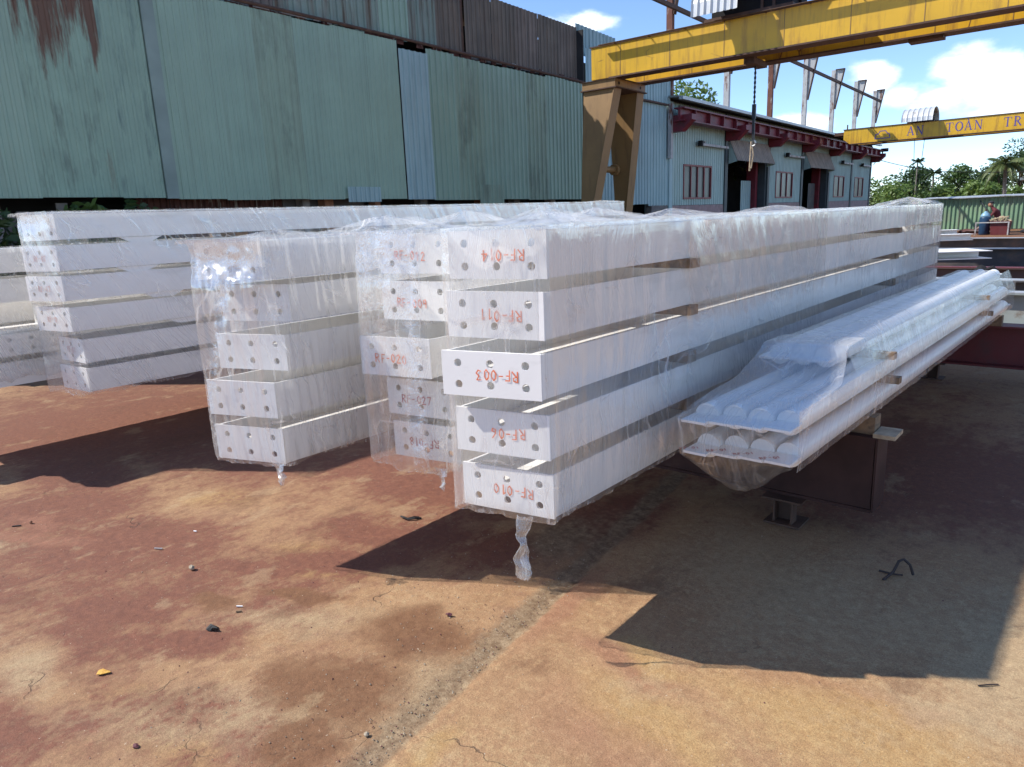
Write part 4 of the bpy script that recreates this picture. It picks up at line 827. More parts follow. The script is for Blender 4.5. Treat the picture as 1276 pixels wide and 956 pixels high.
for i, (z, y) in enumerate(((.7095, 3.90), (.8415, 3.85), (.7095, 6.6), (.8415, 6.5))):
    spacer('timber stick sticking out %s layers of the tube bundle, %s end' % (('between the lower', 'between the upper')[i % 2], 'near' if y < 5 else 'far'), -1.24, -.80-.02*(i % 2)+(.05 if y > 5 else 0), y, z, z+.0335, .055, grp='timber sticks in the tube bundle')
for y, n in ((3.60, 'near'), (7.35, 'far')): spacer('squared timber under the white tubes on the %s support' % n, -1.28, -.82+(.06 if y > 5 else 0), y, .526, .6105, .10, grp='timbers under the tube bundle')

# ------------------------------------------------------------------ plastic film
def make_film(name, label, grids, layers=None):
    """grids: list of (P[ny,nx,3], UV[ny,nx,2], crumple[ny,nx]) sheets joined into one wrap"""
    V = []; F = []; U = []; C = []; LY = []; o = 0
    for gi, (P, uv, cr) in enumerate(grids):
        LY.append((np.zeros(P.shape[:2])+(layers or {}).get(gi, 1.0)).ravel())
        ny, nx = P.shape[:2]; I = np.arange(ny*nx).reshape(ny, nx)+o
        V.append(P.reshape(-1, 3)); U.append(uv.reshape(-1, 2)); C.append(np.broadcast_to(cr, (ny, nx)).reshape(-1)); F.append(np.stack([I[:-1, :-1], I[:-1, 1:], I[1:, 1:], I[1:, :-1]], -1).reshape(-1, 4)); o += ny*nx
    V = np.concatenate(V); U = np.concatenate(U); C = np.concatenate(C); F = np.concatenate(F)
    me = bpy.data.meshes.new(name); me.from_pydata(V.tolist(), [], F.tolist()); me.update()
    ul = me.uv_layers.new(name='UVMap'); ul.data.foreach_set('uv', U[F.ravel()].ravel().astype(np.float32))
    a = me.attributes.new('crumple', 'FLOAT', 'POINT'); a.data.foreach_set('value', C.astype(np.float32))
    a = me.attributes.new('layers', 'FLOAT', 'POINT'); a.data.foreach_set('value', np.concatenate(LY).astype(np.float32))
    me.materials.append(M_film); me.shade_smooth()
    ob = bpy.data.objects.new(name, me); COL.objects.link(ob); return tag(ob, label, 'plastic film')
def wall_sheet(path, zlo, zhi, shear=0, amp=.010, seed=0, du=.022, dz=.025, ragged=.02, crum=None, folds=None, edge=.5):
    """vertical sheet following a plan path (points, outward on the right-hand side of travel)"""
    path = np.array(path, float); seg = np.hypot(*np.diff(path, axis=0).T); cum = np.concatenate([[0], np.cumsum(seg)]); n = max(2, int(cum[-1]/du)); s = np.linspace(0, cum[-1], n)
    x = np.interp(s, cum, path[:, 0]); y = np.interp(s, cum, path[:, 1])
    k = max(1, int(.04/du)); ker = np.ones(2*k+1)/(2*k+1); xs = np.convolve(np.pad(x, k, 'edge'), ker, 'valid'); ys = np.convolve(np.pad(y, k, 'edge'), ker, 'valid')
    tx, ty = np.gradient(xs), np.gradient(ys); l = np.hypot(tx, ty)+1e-9; nxn, nyn = ty/l, -tx/l
    m = int((zhi-zlo)/dz)+1; v = np.linspace(0, 1, m)[:, None]; lo = zlo+ragged*(fbm(s*7, s*0, seed+3)-.5)*2+ragged*(fbm(s*25, s*0, seed+5)-.5); hi = zhi+0*s
    Z = lo[None]*(1-v)+hi[None]*v; Sx = np.broadcast_to(s[None], Z.shape)
    sh = shear(Sx) if callable(shear) else shear
    q = Sx+sh*Z
    w = amp*(1.1*np.abs(fbm(q*16, Z*1.3, seed, 3)-.5)*2+.9*np.abs(fbm(q*40, Z*2.2, seed+1, 2)-.5)*2+.9*(fbm(Sx*1.7, Z*1.5, seed+2, 2)-.3))
    cr = crum(Sx, Z) if crum else np.zeros_like(Z)
    if edge: cr = np.clip(cr+edge*np.exp(-((Z-lo[None])/.022)**2), 0, 1)
    w = w+cr*.035*(fbm(Sx*22, Z*22, seed+7, 4)-.35)
    if folds is not None: w = w+folds(Sx, Z)
    P = np.stack([xs[None]+nxn[None]*w, ys[None]+nyn[None]*w, Z], -1)
    return P, np.stack([q, Z], -1), cr
def top_sheet(xl, xr, y0, y1, z, peaks=(), seed=0, amp=.012, dy=.02, cr0=.12):
    X, Y = np.meshgrid(np.linspace(xl, xr, 34), np.linspace(y0, y1, int((y1-y0)/dy)))
    Z = z+amp*(fbm(X*14, Y*9, seed)-.3)
    for px, py, h, rx, ry in peaks:
        th = np.arctan2((Y-py)/ry, (X-px)/rx); d = np.sqrt(((X-px)/rx)**2+((Y-py)/ry)**2)*(1+.28*np.sin(5*th+seed)+.15*np.sin(11*th+2*seed)); Z = Z+h*np.clip(1-d, 0, 1)**1.25
    e = np.minimum(X-xl, xr-X); Z = Z-np.clip(.02-e, 0, .02)*.8
    return np.stack([X, Y, Z], -1), np.stack([Y, X], -1), np.full(X.shape, cr0)*(.4+fbm(X*5, Y*3, seed+4))
def tail(x, y, z0, z1, seed, r=.028, lean=(0, 0)):
    n, k = 34, 26; T = np.linspace(0, 1, n)[:, None]; A = np.linspace(0, 2*np.pi, k)[None]
    rr = r*(.75+.5*np.interp(T, [0, .18, .42, .75, .95, 1], [.8, .5, .22, .8, .9, .3]))*(1+.9*(fbm(np.cos(A)*2.2+T*3+5, np.sin(A)*2.2+T*7+5, seed, 3)-.5))
    tw = 2.6*T+seed; sx = .035*(fbm(T*4.5+seed, T*0, seed, 2)-.5)*np.clip(T*3, 0, 1); X = x+lean[0]*T+sx+rr*np.cos(A)*np.abs(np.cos(tw))**.5+.004*np.sin(A); Y = y+lean[1]*T+rr*np.cos(A)*np.sin(tw)*.6+rr*.16*np.sin(A); Z = z0+(z1-z0)*T+.02*(fbm(np.cos(A)*2+9, np.sin(A)*2+9, seed+2)-.5)
    return np.stack([X, Y, Z+0*A], -1), np.stack([A*.04+0*T, (Z+0*A)], -1), np.full((n, k), .38)
def bump2(S_, c, w): return np.exp(-((S_-c)/w)**2)
# front stack: near right corner, along the side; s runs from the far end to the near corner, then across the end plates
def D_cr(S_, Z):
    s0 = 6.37
    return .9*np.clip(1-np.hypot((S_-(s0+.40))/.13, (Z-1.50)/.12), 0, 1)+.35*bump2(S_, s0+.2, .3)*bump2(Z, .55, .03)+.25*bump2(Z, 1.565, .012)
def D_shear(S_): return .02+.42*bump2(S_, 5.0, .32)-.32*bump2(S_, 4.45, .3)
g = [wall_sheet([(-1.423, 8.12), (-1.423, 1.83), (-1.81, 1.71), (-1.826, 1.74), (-1.826, 2.0)], .545, 1.575, D_shear, .008, 11, ragged=.014, crum=D_cr),
     top_sheet(-1.83, -1.42, 1.78, 8.1, 1.572, [(-1.6, 2.05, .05, .18, .22), (-1.5, 4.0, .04, .2, .4), (-1.6, 7.5, .07, .25, .7)], 12), tail(-1.53, 1.80, .56, .33, 13, .024, (-.004, -.03)),
     wall_sheet([(-1.40, 4.62), (-1.385, 3.6), (-1.40, 2.78)], .56, 1.56, lambda S_: -.45+0*S_, .014, 17, ragged=.05), wall_sheet([(-1.41, 8.1), (-1.405, 6.6)], .6, 1.57, .1, .014, 18, ragged=.06)]
make_film('plastic_wrap', 'clear plastic film stretched round the front stack, a twisted tail hanging below', g, {1: .5, 3: .8, 4: 1.5})
def C_cr(S_, Z): return np.clip(.45*bump2(S_, 6.33, .05)+.5*bump2(S_, 6.80, .04), 0, 1)+.75*np.clip(1-np.hypot((S_-6.55)/.32, (Z-1.50)/.16), 0, 1)+.7*bump2(S_, 6.9, .16)*np.clip((.62-Z)/.2, 0, 1)+.15
g = [wall_sheet([(-2.115, 8.2), (-2.115, 2.02), (-2.16, 1.945), (-2.50, 1.868), (-2.525, 1.90), (-2.525, 2.2)], .546, 1.57, .05, .013, 31, ragged=.03, crum=C_cr),
     top_sheet(-2.52, -2.11, 1.95, 8.2, 1.562, [(-2.3, 2.15, .03, .14, .2), (-2.28, 2.92, .10, .14, .38), (-2.35, 4.4, .06, .2, .5)], 32), tail(-2.15, 1.98, .56, .47, 34, .026, (.02, 0))]
make_film('plastic_wrap', 'clear plastic film hanging torn over the second stack with marked end plates', g, {1: .5})
def B_cr(S_, Z): return np.clip(1.1*np.clip(1.25-np.hypot((S_-6.80)/.30, (Z-1.47)/.10), 0, 1)+.55*bump2(S_-(Z-.9)*-.35, 6.95, .03)*(Z < 1.4)+.6*bump2(S_, 6.58, .07)*np.clip((.62-Z)/.12, 0, 1), 0, 1)
g = [wall_sheet([(-2.785, 8.2), (-2.785, 1.64), (-2.80, 1.60), (-3.165, 1.468), (-3.185, 1.495), (-3.185, 1.9)], .548, 1.565, -.06, .011, 51, .011, .011, ragged=.016, crum=B_cr, folds=lambda S_, Z: .022*np.clip(1-np.hypot((S_-6.85)/.34, (Z-1.47)/.10), 0, 1)),
     top_sheet(-3.19, -2.78, 1.45, 8.2, 1.562, [(-2.95, 2.44, .085, .16, .34), (-2.9, 3.0, .10, .16, .40), (-2.95, 4.4, .09, .2, .6), (-2.85, 1.75, .03, .1, .2)], 52), tail(-2.81, 1.60, .565, .475, 53, .034, (.02, 0))]
make_film('plastic_wrap', 'clear plastic film on the third stack, crumpled thickly over its top end', g, {1: .5})
def A_cr(S_, Z): return .7*np.clip(1-np.hypot((S_-7.25)/.28, (Z-1.70)/.07), 0, 1)+.5*bump2(S_, 7.02, .12)*np.clip((.72-Z)/.2, 0, 1)
g = [wall_sheet([(-5.30, 8.6), (-5.30, 1.66), (-5.33, 1.625), (-5.70, 1.545), (-5.725, 1.58), (-5.725, 2.0)], .535, 1.765, -.55, .010, 71, ragged=.02, crum=A_cr), top_sheet(-5.72, -5.30, 1.52, 8.6, 1.757, [(-5.5, 8.3, .03, .2, .4)], 72)]
make_film('plastic_wrap', 'clear plastic film with slanting creases round the long rear stack', g)
g = [wall_sheet([(-6.07, 8.0), (-6.07, 1.0)], .60, 1.55, -.4, .012, 111, ragged=.03)]
make_film('plastic_wrap', 'clear plastic film along the side of the left stack cut by the frame', g, {0: 1.6})
# tube bundle: front curtain with a sagging bag, a right-hand side sheet and a top sheet
def bundle_film():
    sh_ = lambda P: np.stack([P[..., 0]+.020*(P[..., 1]-2.5), P[..., 1], P[..., 2]], -1)
    prof = np.array([(3.5, .988), (3.27, .982), (3.19, .935), (3.0, .868), (2.75, .852), (2.58, .832), (2.468, .808), (2.47, .79), (2.478, .71), (2.488, .655), (2.505, .60), (2.53, .540), (2.58, .495), (2.66, .475), (2.78, .52), (3.02, .603)])
    d = np.concatenate([[0], np.cumsum(np.hypot(*np.diff(prof, axis=0).T))]); t = np.linspace(0, d[-1], 110); yy = np.interp(t, d, prof[:, 0]); zz = np.interp(t, d, prof[:, 1])
    w = np.linspace(-1, 1, 64)[None]; T = t[:, None]; bag = np.clip((.65-zz)/.17, 0, 1)[:, None]*(t > d[8])[:, None]
    up = np.clip((zz-.87)/.09, 0, 1)[:, None]
    half = (.214-.034*up)*(1-.38*bag); cx = -1.070-.02*bag-.025*up
    X = cx+half*w; Y = yy[:, None]+.062*(w+1)/2+.004*(fbm(X*14, T*9, 91)-.5); Z = zz[:, None]+.005*(fbm(X*12+4, T*10, 92)-.4)+bag*(.10*np.abs(w)**2.2)+bag*.03*(fbm(X*10, T*8, 95)-.5)
    lay = .5-.3*np.clip(bag*2, 0, 1)+2.2*np.clip((yy-2.56)/.10, 0, 1)[:, None]*(t < d[6])[:, None]+0*X
    f1 = (sh_(np.stack([X, Y, Z], -1)), np.stack([X+0*T, T+0*X], -1), .05+.16*np.clip(bag*1.2, 0, 1)*fbm(X*6, T*6, 93)+.5*np.clip(bag*(1-bag)*4, 0, 1)*np.abs(w)**6+0*X)
    P, uv, cr = wall_sheet([(-.838, 7.75), (-.836, 5), (-.836, 2.535)], .642, .875, .5, .003, 96, ragged=.003, edge=.2); f2 = (sh_(P), uv, cr)
    Yt = np.linspace(3.4, 7.85, 150)[:, None]; a = np.linspace(0, 1, 24)[None]; pr_x = np.interp(a, [0, .25, .65, .8, 1], [-1.27, -1.23, -.98, -.945, -.90]); pr_z = np.interp(a, [0, .1, .62, .78, 1], [.90, .985, .985, .955, .86])
    X = pr_x+0*Yt; Z = pr_z+.007*(fbm(X*20, Yt*2.2, 97)-.3); sh = np.clip((Yt-7.5)/.35, 0, 1); X = X*(1-.5*sh)+(-1.05)*.5*sh; Z = Z*(1-.35*sh)+.80*.35*sh
    f3 = (sh_(np.stack([X, Yt+0*X, Z], -1)), np.stack([Yt+0*X+.6*X, X+0*Yt], -1), .0+.5*sh+0*X)
    Yt = np.linspace(3.0, 7.75, 150)[:, None]; a = np.linspace(0, 1, 14)[None]; st = np.clip((3.55-Yt)/.5, 0, 1)
    X = -.905+.068*a+.006*(fbm(a*6, Yt*4, 98)-.5)+0*Yt; Z = (.972-.13*st)-(.972-.13*st-.80)*a+0*Yt
    f4 = (sh_(np.stack([X, Yt+0*X, Z], -1)), np.stack([Yt-.5*Z, Z], -1), .06+0*X)
    make_film('plastic_wrap', 'clear plastic film round the white tube bundle, sagging in a bag at its end', [f1, f2, f3, f4], {0: lay, 1: 1.2, 2: 1.5, 3: 1.0})
bundle_film()

# ------------------------------------------------------------------ steel stock across the far right of the yard
stock = [('long grey flanged beam, nearest of the stock behind the pipes', -2.6, -.72, 9.75, .18, .555, .2, M_greysteel), ('dark long beam lying behind the grey flanged one', -3.4, 4.5, 11.3, .2, .55, .24, M_dark), ('dark brown long beam with a thin red edge in the middle of the stock', -4, 4.5, 13.3, .25, .55, .2, M_dark2),
         ('long dark beam with a pale top edge under the white beam ends', -5, 5, 18.2, .15, .56, .3, M_dark), ('farthest dark beam before the workman', -6, 5, 23.3, .12, .55, .3, M_dark)]
for l, x0, x1, y, z0, z1, w, m in stock:
    t = hbeam('steel_beam', l, x0, x1, y, z0, z1, w, m, 'unpainted steel beams lying across the yard'); 
    obj('top_edge', MB().box(x0-t.location.x, x1-t.location.x, -w/2, w/2, z1-z0+.001, z1-z0+.012), M_galv if m is not M_dark2 else M_redp, t)
for l in ((-3.5, 11.3), (3.5, 11.3), (-3.6, 13.3), (4, 13.3), (-4.4, 18.2), (4, 18.2), (-5, 23.3), (4, 23.3), (-2.3, 9.75), (-1.0, 9.75)):
    zz = {11.3: .2, 13.3: .25, 18.2: .15, 23.3: .12, 9.75: .18}[l[1]]
    spacer('timber block under the %s end of the %s' % ('left' if l[0] < -1.9 else 'right', {11.3: 'dark beam behind the grey one', 13.3: 'red edged beam', 18.2: 'pale edged dark beam', 23.3: 'farthest dark beam', 9.75: 'grey flanged beam'}[l[1]]), l[0]-.15, l[0]+.15, l[1], .0, zz-.001, .3, grp='timber blocks under the far steel beams')
def flatbeam(label, x, y, z, L, w, h, rz):
    t = thing('white_beam', label, 'steel beam', (x, y, z), rz, 'white beam ends lying on the far stock')
    obj('top_flange', MB().box(-L/2, L/2, -w/2, w/2, h-.012, h), M_white, t); obj('bottom_flange', MB().box(-L/2, L/2, -w/2, w/2, 0, .012), M_white, t); obj('web', MB().box(-L/2, L/2, -.006, .006, .0125, h-.0125), M_white, t)
flatbeam('wide white beam end poking out right behind the front stack', -3.4, 14.6, .565, 3.2, .9, .14, R(35))
flatbeam('short thin white beam end above the wide one', -5.0, 21.0, .57, 4.2, .35, .16, R(30)); flatbeam('upper thin white beam end next to the dark far stock', -6.3, 24.6, .57, 5.0, .4, .14, R(28))
t = thing('chain_hoist', 'small black chain hoist hanging over the far stock beam', 'hoist', (-1.72, 13.15, .30)); obj('body', MB().blob((0, 0, .17), (.10, .07, .13), 5, 2, .2), M_black, t); obj('handle', MB().tube([(.05, 0, .22), (.16, 0, .27), (.22, 0, .2)], .03, 6), M_black, t); obj('strap', MB().box(-.05, .05, -.06, -.04, -.05, .2), M_black, t)

# ------------------------------------------------------------------ workman, gas bottle and scrap bin at the far fence
def body():
    me = bpy.data.meshes.new('body'); J = [(0, 0, .50), (0, -.02, .72), (-.06, -.03, .95), (-.16, -.04, 1.10), (-.24, -.05, 1.19), (-.30, -.06, 1.28),
         (-.13, -.20, 1.04), (-.26, -.24, .84), (-.42, -.16, .78), (-.13, .14, 1.04), (-.27, .18, .84), (-.43, .10, .78),
         (-.22, -.13, .52), (-.42, -.14, .50), (-.40, -.14, .10), (-.52, -.15, .05), (-.20, .10, .50), (-.40, .12, .48), (-.36, .12, .10), (-.48, .13, .05)]
    E_ = [(0, 1), (1, 2), (2, 3), (3, 4), (4, 5), (3, 6), (6, 7), (7, 8), (3, 9), (9, 10), (10, 11), (0, 12), (12, 13), (13, 14), (14, 15), (0, 16), (16, 17), (17, 18), (18, 19)]
    me.from_pydata(J, E_, []); o = bpy.data.objects.new('body', me); COL.objects.link(o)
    rad = [.15, .15, .16, .12, .055, .10, .07, .05, .04, .07, .05, .04, .10, .08, .05, .05, .10, .08, .05, .05]
    md = o.modifiers.new('skin', 'SKIN'); 
    for i, r in enumerate(rad): me.skin_vertices[0].data[i].radius = (r, r); 
    me.skin_vertices[0].data[0].use_root = True
    s = o.modifiers.new('sub', 'SUBSURF'); s.levels = 2; s.render_levels = 2
    return o
def workman():
    t = thing('person', 'workman in a dark cap and maroon shirt bent over behind the gas bottle', 'person', (-4.68, 39.2, 0), R(8)); sc = .98
    b = body(); b.parent = t; b.data.materials.append(M_shirt)
    # head with features, cap, trousers and hands as separate visible pieces
    obj('head', MB().blob((-.335, -.06, 1.335), (.095, .085, .12), 3, 3, .01).blob((-.43, -.06, 1.325), (.022, .018, .028), 4, 1, .02).blob((-.33, -.148, 1.33), (.03, .012, .035), 6, 1, .02).blob((-.33, .028, 1.33), (.03, .012, .035), 7, 1, .02), M_skin, t, smooth=True)
    obj('cap', MB().blob((-.31, -.06, 1.415), (.115, .10, .062), 8, 3, .01).box(-.50, -.40, -.12, 0, 1.395, 1.407), M_cap, t, smooth=True)
    for s in (-1, 1):
        hx, hy = (-.46, -.15) if s < 0 else (-.47, .09)
        m = MB().blob((hx, hy, .775), (.05, .042, .02), 9, 2, .02)
        for k, (dy, l) in enumerate(((-.03, .065), (-.01, .078), (.01, .072), (.03, .055))): m.tube([(hx-.03, hy+dy, .775), (hx-.03-l*.6, hy+dy, .768), (hx-.03-l, hy+dy, .75)], [.009, .008, .006], 6)
        m.tube([(hx+.0, hy-s*.04, .775), (hx-.03, hy-s*.06, .765)], [.01, .007], 6)
        obj('hand', m, M_skin, t, smooth=True)
        y = -.14 if s < 0 else .12
        obj('trouser_leg', MB().tube([(-.05, y*.6, .54), (-.22, y, .54), (-.41, y, .51), (-.41, y, .3), (-.39, y, .1)], [.15, .125, .105, .085, .075], 12), M_trous, t, smooth=True)
        obj('shoe', MB().blob((-.44, y, .05), (.14, .055, .05), 12, 2, .02), M_cap, t, smooth=True)
    tag(obj('low_stool', MB().box(-.2, .2, -.2, .2, .30, .36).box(-.18, -.13, -.18, -.13, 0, .3).box(.13, .18, -.18, -.13, 0, .3).box(-.18, -.13, .13, .18, 0, .3).box(.13, .18, .13, .18, 0, .3), M_wood, None, (-4.66, 39.2, 0)), 'low wooden stool under the bent workman', 'stool')
workman()
t = thing('gas_bottle', 'tall dark blue gas bottle with a pale blue shoulder by the workman', 'gas bottle', (-5.12, 38.9, 0)); obj('body', MB().lathe([(.19, .0), (.21, .03), (.21, .74), (.20, .78)], 0, 0), M_blue, t, smooth=True); obj('shoulder', MB().lathe([(.20, .78), (.19, .86), (.13, .95), (.06, 1.0), (.05, 1.04)], 0, 0), M_lblue, t, smooth=True); obj('valve', MB().lathe([(.03, 1.04), (.03, 1.1), (.05, 1.1), (.05, 1.13)], 0, 0, 8), M_rail, t)
t = thing('scrap_bin', 'dark red steel bin heaped with scrap beside the gas bottle', 'bin', (-4.48, 38.7, 0)); obj('tub', MB().prism([(-.32, .0), (.32, 0), (.38, .6), (-.38, .6)], 'y', -.3, .3), M_redp, t)
m = MB()
for i in range(40): x, y = rnd.uniform(-.34, .34), rnd.uniform(-.26, .26); a = rnd.uniform(0, 3.1); l = rnd.uniform(.06, .18); z = .60+rnd.uniform(0, .22)*(1-abs(x)/.4); m.tube([(x-l*math.cos(a), y-l*math.sin(a), z), (x+l*math.cos(a), y+l*math.sin(a), z+rnd.uniform(-.03, .06))], .022, 5)
o = obj('scrap', m, M_woodl, t); o['kind'] = 'stuff'
t = thing('steel_frame_table', 'thin grey steel frame rail standing before the gas bottle', 'table', (-4.78, 38.35, 0)); obj('top_rail', MB().box(-.62, .66, -.025, .025, .53, .575), M_post, t)
for x in (-.60, .62): obj('leg', MB().box(x-.025, x+.025, -.022, .022, 0, .529), M_post, t)
t = thing('cutting_table', 'dark steel bench against the fence at the right edge', 'bench', (-2.5, 42.5, 0)); obj('top', MB().box(-1.1, .9, -.3, .3, .95, 1.05), M_rail, t)
for x in (-1.0, .7): obj('leg', MB().box(x-.04, x+.04, -.04, .04, 0, .949), M_rail, t)
t = thing('compressor', 'dark rounded compressor on the ground by the fence', 'machine', (-2.75, 41.0, 0)); obj('tank', MB().tube([(-.45, 0, .42), (-.38, 0, .42), (.38, 0, .42), (.45, 0, .42)], [.15, .24, .24, .15], 16), M_black, t, smooth=True); obj('foot', MB().box(-.3, -.24, -.1, .1, 0, .2).box(.24, .3, -.1, .1, 0, .2), M_black, t)
tag(obj('scrap_heap', MB().blob((-.2, 0, .08), (.5, .25, .16), 21, 2, .4).blob((.3, .1, .18), (.35, .2, .22), 22, 2, .4), M_rustsl, None, (-5.5, 39.6, 0)), 'rusty scrap heap on the ground left of the gas bottle', 'scrap')
tag(obj('cable_heap', MB().blob((0, 0, .06), (.5, .3, .11), 24, 2, .5), M_black, None, (-3.4, 40.5, 0)), 'dark heap of cable near the scrap bin', 'cable')
t = thing('drum', 'black drum half hidden at the far end of the front stack', 'drum', (-7.1, 36.5, 0)); obj('body', MB().lathe([(.28, 0), (.29, .02), (.29, .9), (.28, .93), (.12, 1.2), (.1, 1.25)], 0, 0), M_black, t, smooth=True)

# ------------------------------------------------------------------ far fence shed
def shed():
    f = thing('sheet_fence', 'low green corrugated lean-to fence closing the far side of the yard', 'fence', (-9.2, 45.6, 0))
    x = 0; k = 0
    while x < 18:
        obj('fence_sheet', corr(MB(), 0, x+.004, x+.996, .02, 1.66, .20, .05, 'x', -1), M_fence, f); x += 1.0; k += 1
    x = 0
    while x < 18:
        obj('roof_sheet', MB().add([(x+.004, -.24, 1.66+.02*math.sin(x*2)), (x+.99, -.24, 1.66+.02*math.sin(x*2+2)), (x+.99, 2.5, 1.74), (x+.004, 2.5, 1.74), (x+.004, -.24, 1.70+.02*math.sin(x*2)), (x+.99, -.24, 1.70+.02*math.sin(x*2+2)), (x+.99, 2.5, 1.78), (x+.004, 2.5, 1.78)], [(3, 2, 1, 0), (4, 5, 6, 7), (0, 1, 5, 4), (1, 2, 6, 5), (3, 0, 4, 7)]), M_galv, f); x += 1.0
    for x in (.5, 4.5, 8.5, 12.5, 16.5): obj('post', MB().box(x, x+.08, .06, .14, 0, 1.66), M_rail, f)
    obj('brace_pole', MB().tube([(2.9, -.06, 1.5), (3.55, -.3, .6)], .03, 6), M_col, f)
shed()

# ------------------------------------------------------------------ trees
def leaf_cloud(mb, c, r, n, size, q, flat=.8):
    for _ in range(n):
        while True:
            p = Vector((q.uniform(-1, 1), q.uniform(-1, 1), q.uniform(-1, 1)))
            if .25 < p.length < 1: break
        p = Vector((c[0]+p.x*r[0], c[1]+p.y*r[1], c[2]+p.z*r[2])); a = Vector((q.gauss(0, 1), q.gauss(0, 1), q.gauss(0, .6))).normalized(); b = a.cross(Vector((q.gauss(0, 1), q.gauss(0, 1), q.gauss(0, 1)))).normalized(); s = size*q.uniform(.6, 1.3)
        mb.add([p-a*s, p-b*s*.45, p+a*s, p+b*s*.45], [(0, 1, 2, 3)])
def tree(label, x, y, h, w, seed, m=M_leaf, n=2200, size=.26, name='broadleaf_tree', base=.25, grp='trees beyond the far fence'):
    q = random.Random(seed); t = thing(name, label, 'tree', (x, y, 0), 0, grp)
    tr = MB().tube([(0, 0, 0), (q.uniform(-.2, .2), 0, h*.3), (q.uniform(-.3, .3), 0, h*.6)], [.05*h*.6, .04*h*.6, .02*h*.5], 8)
    cl = []
    for i in range(11):
        z = h*(base+(1-base)*q.uniform(.12, .88)); k = math.sin(math.pi*min(.95, (z/h-base)/(1-base)*.85+.12)); a = q.uniform(0, 6.28); d = w*.5*k*q.uniform(.25, .85)
        c = (d*math.cos(a), d*math.sin(a), z); cl.append(c); tr.tube([(0, 0, h*base*q.uniform(.7, 1.4)), (c[0]*.6, c[1]*.6, (h*base+z)*.55), c], [.03*h*.4, .02*h*.4, .008*h*.4], 5)
    obj('trunk', tr, M_bark, t)
    m_ = MB()
    for c in cl: s = q.uniform(.16, .30)*w; leaf_cloud(m_, c, (s, s, s*.72), n//11, size, q)
    obj('crown', m_, m, t)
def palm(label, x, y, h, L, seed, nf=22, name='coconut_palm', thick=.16, droop=1.0, m=M_palm, lean=.3):
    q = random.Random(seed); t = thing(name, label, 'palm', (x, y, 0), 0, 'palms beyond the far fence')
    obj('trunk', MB().tube([(lean, 0, 0), (lean*.5, 0, h*.4), (0, 0, h)], [thick*1.3, thick, thick*.8], 8), M_palmbark, t)
    for i in range(nf):
        a = 6.28*i/nf+q.uniform(-.2, .2); el = q.uniform(-.25, 1.25); l = L*q.uniform(.85, 1.1); f = MB(); pts = []
        for k in range(9):
            s = k/8; rad = l*(math.sin(max(.2, 1.2-abs(el)*.45)*s*1.2)/1.0); z = l*(math.sin(el)*s*.75-droop*.62*s*s*(1.1-.4*el)); pts.append(Vector((math.cos(a)*rad*.8, math.sin(a)*rad*.8, h+z)))
        f.tube(pts, [.035*(1-.8*k/8)+.006 for k in range(9)], 4)
        side = Vector((-math.sin(a), math.cos(a), 0))
        for k in range(1, 9):
            for sub in (0, .33, .66):
                if k == 8 and sub: break
                p = pts[k]+(pts[min(k+1, 8)]-pts[k])*sub; ll = l*.24*math.sin(math.pi*min(.95, (k+sub)/9+.12)); tan = (pts[min(k+1, 8)]-pts[max(k-1, 0)]).normalized()
                for sg in (-1, 1):
                    d = (side*sg*.75+tan*.55+Vector((0, 0, -.55*q.uniform(.6, 1.4)))).normalized(); wv = tan*.045*L/2.2
                    f.add([p-wv, p+d*ll*.5-wv, p+d*ll, p+d*ll*.5+wv, p+wv], [(0, 1, 2, 3, 4)])
        obj('frond', f, m, t)
tree('leafy green tree rising behind the workshop roof', -20.6, 40, 8.9, 6.4, 1, M_leafl, 4200, .17, grp=None)
TR = [('bushy bright tree just right of the workshop corner', -23.2, 92, 4.3, 5.5, M_leafl, 1500), ('mid green bushy tree behind the far end of the front stack', -20.6, 96, 5.4, 6, M_leaf, 2000), ('dense dark tree under the slender palm', -18.4, 95, 6.4, 5.6, M_leafd, 2300), ('rounded tree left of the gap with the pale roof', -16.3, 98, 5.6, 5, M_leaf, 1900), ('wide umbrella crowned tree behind the fence', -14.3, 104, 5.2, 6.4, M_leafd, 1700),
      ('light banana like bush above the fence roof', -12.4, 84, 3.1, 4.4, M_leafl, 1300), ('small dark tree left of the coconut palm', -12.6, 102, 6.2, 4.6, M_leafd, 1700), ('tall dark tree behind the coconut palm', -11.0, 108, 8.2, 6.2, M_leafd, 2400), ('dark tree at the right edge beyond the coconut palm', -7.2, 100, 6.4, 6.5, M_leafd, 2200), ('low bright bush over the fence by the coconut trunk', -9.8, 82, 3.0, 4.0, M_leafl, 1200),
      ('low hedge like tree over the middle of the fence', -15.6, 84, 3.0, 4.4, M_leaf, 1300), ('low tree over the left end of the fence', -19.0, 84, 3.3, 5, M_leafl, 1400), ('tree past the right edge', -3.5, 96, 6.8, 7, M_leafd, 1600)]
for i, (l, x, y, h, w, m, n) in enumerate(TR): tree(l, x, y, h, w, 100+i, m, n, .20)
palm('coconut palm with drooping sunlit fronds above the fence', -8.95, 76, 4.4, 2.3, 5, 26)
palm('slender palm with a small round head above the trees', -18.6, 90, 5.75, 1.15, 6, 15, 'areca_palm', .08, .8, M_leafd, .0)
palm('small spiky palm left of the rounded tree', -16.6, 88, 4.4, 1.3, 7, 16, 'fan_palm', .1, .5, M_leafd, .1)
h = thing('far_house', 'small pale roofed house glimpsed between the trees', 'house', (-14.6, 110, 0)); obj('wall', MB().box(-1.2, 1.2, 0, 3, 0, 3.2), M_post, h); obj('roof', MB().prism([(-1.5, 3.2), (1.5, 3.2), (1.2, 3.9), (-1.2, 3.9)], 'y', -.4, 3.4), M_galv, h)
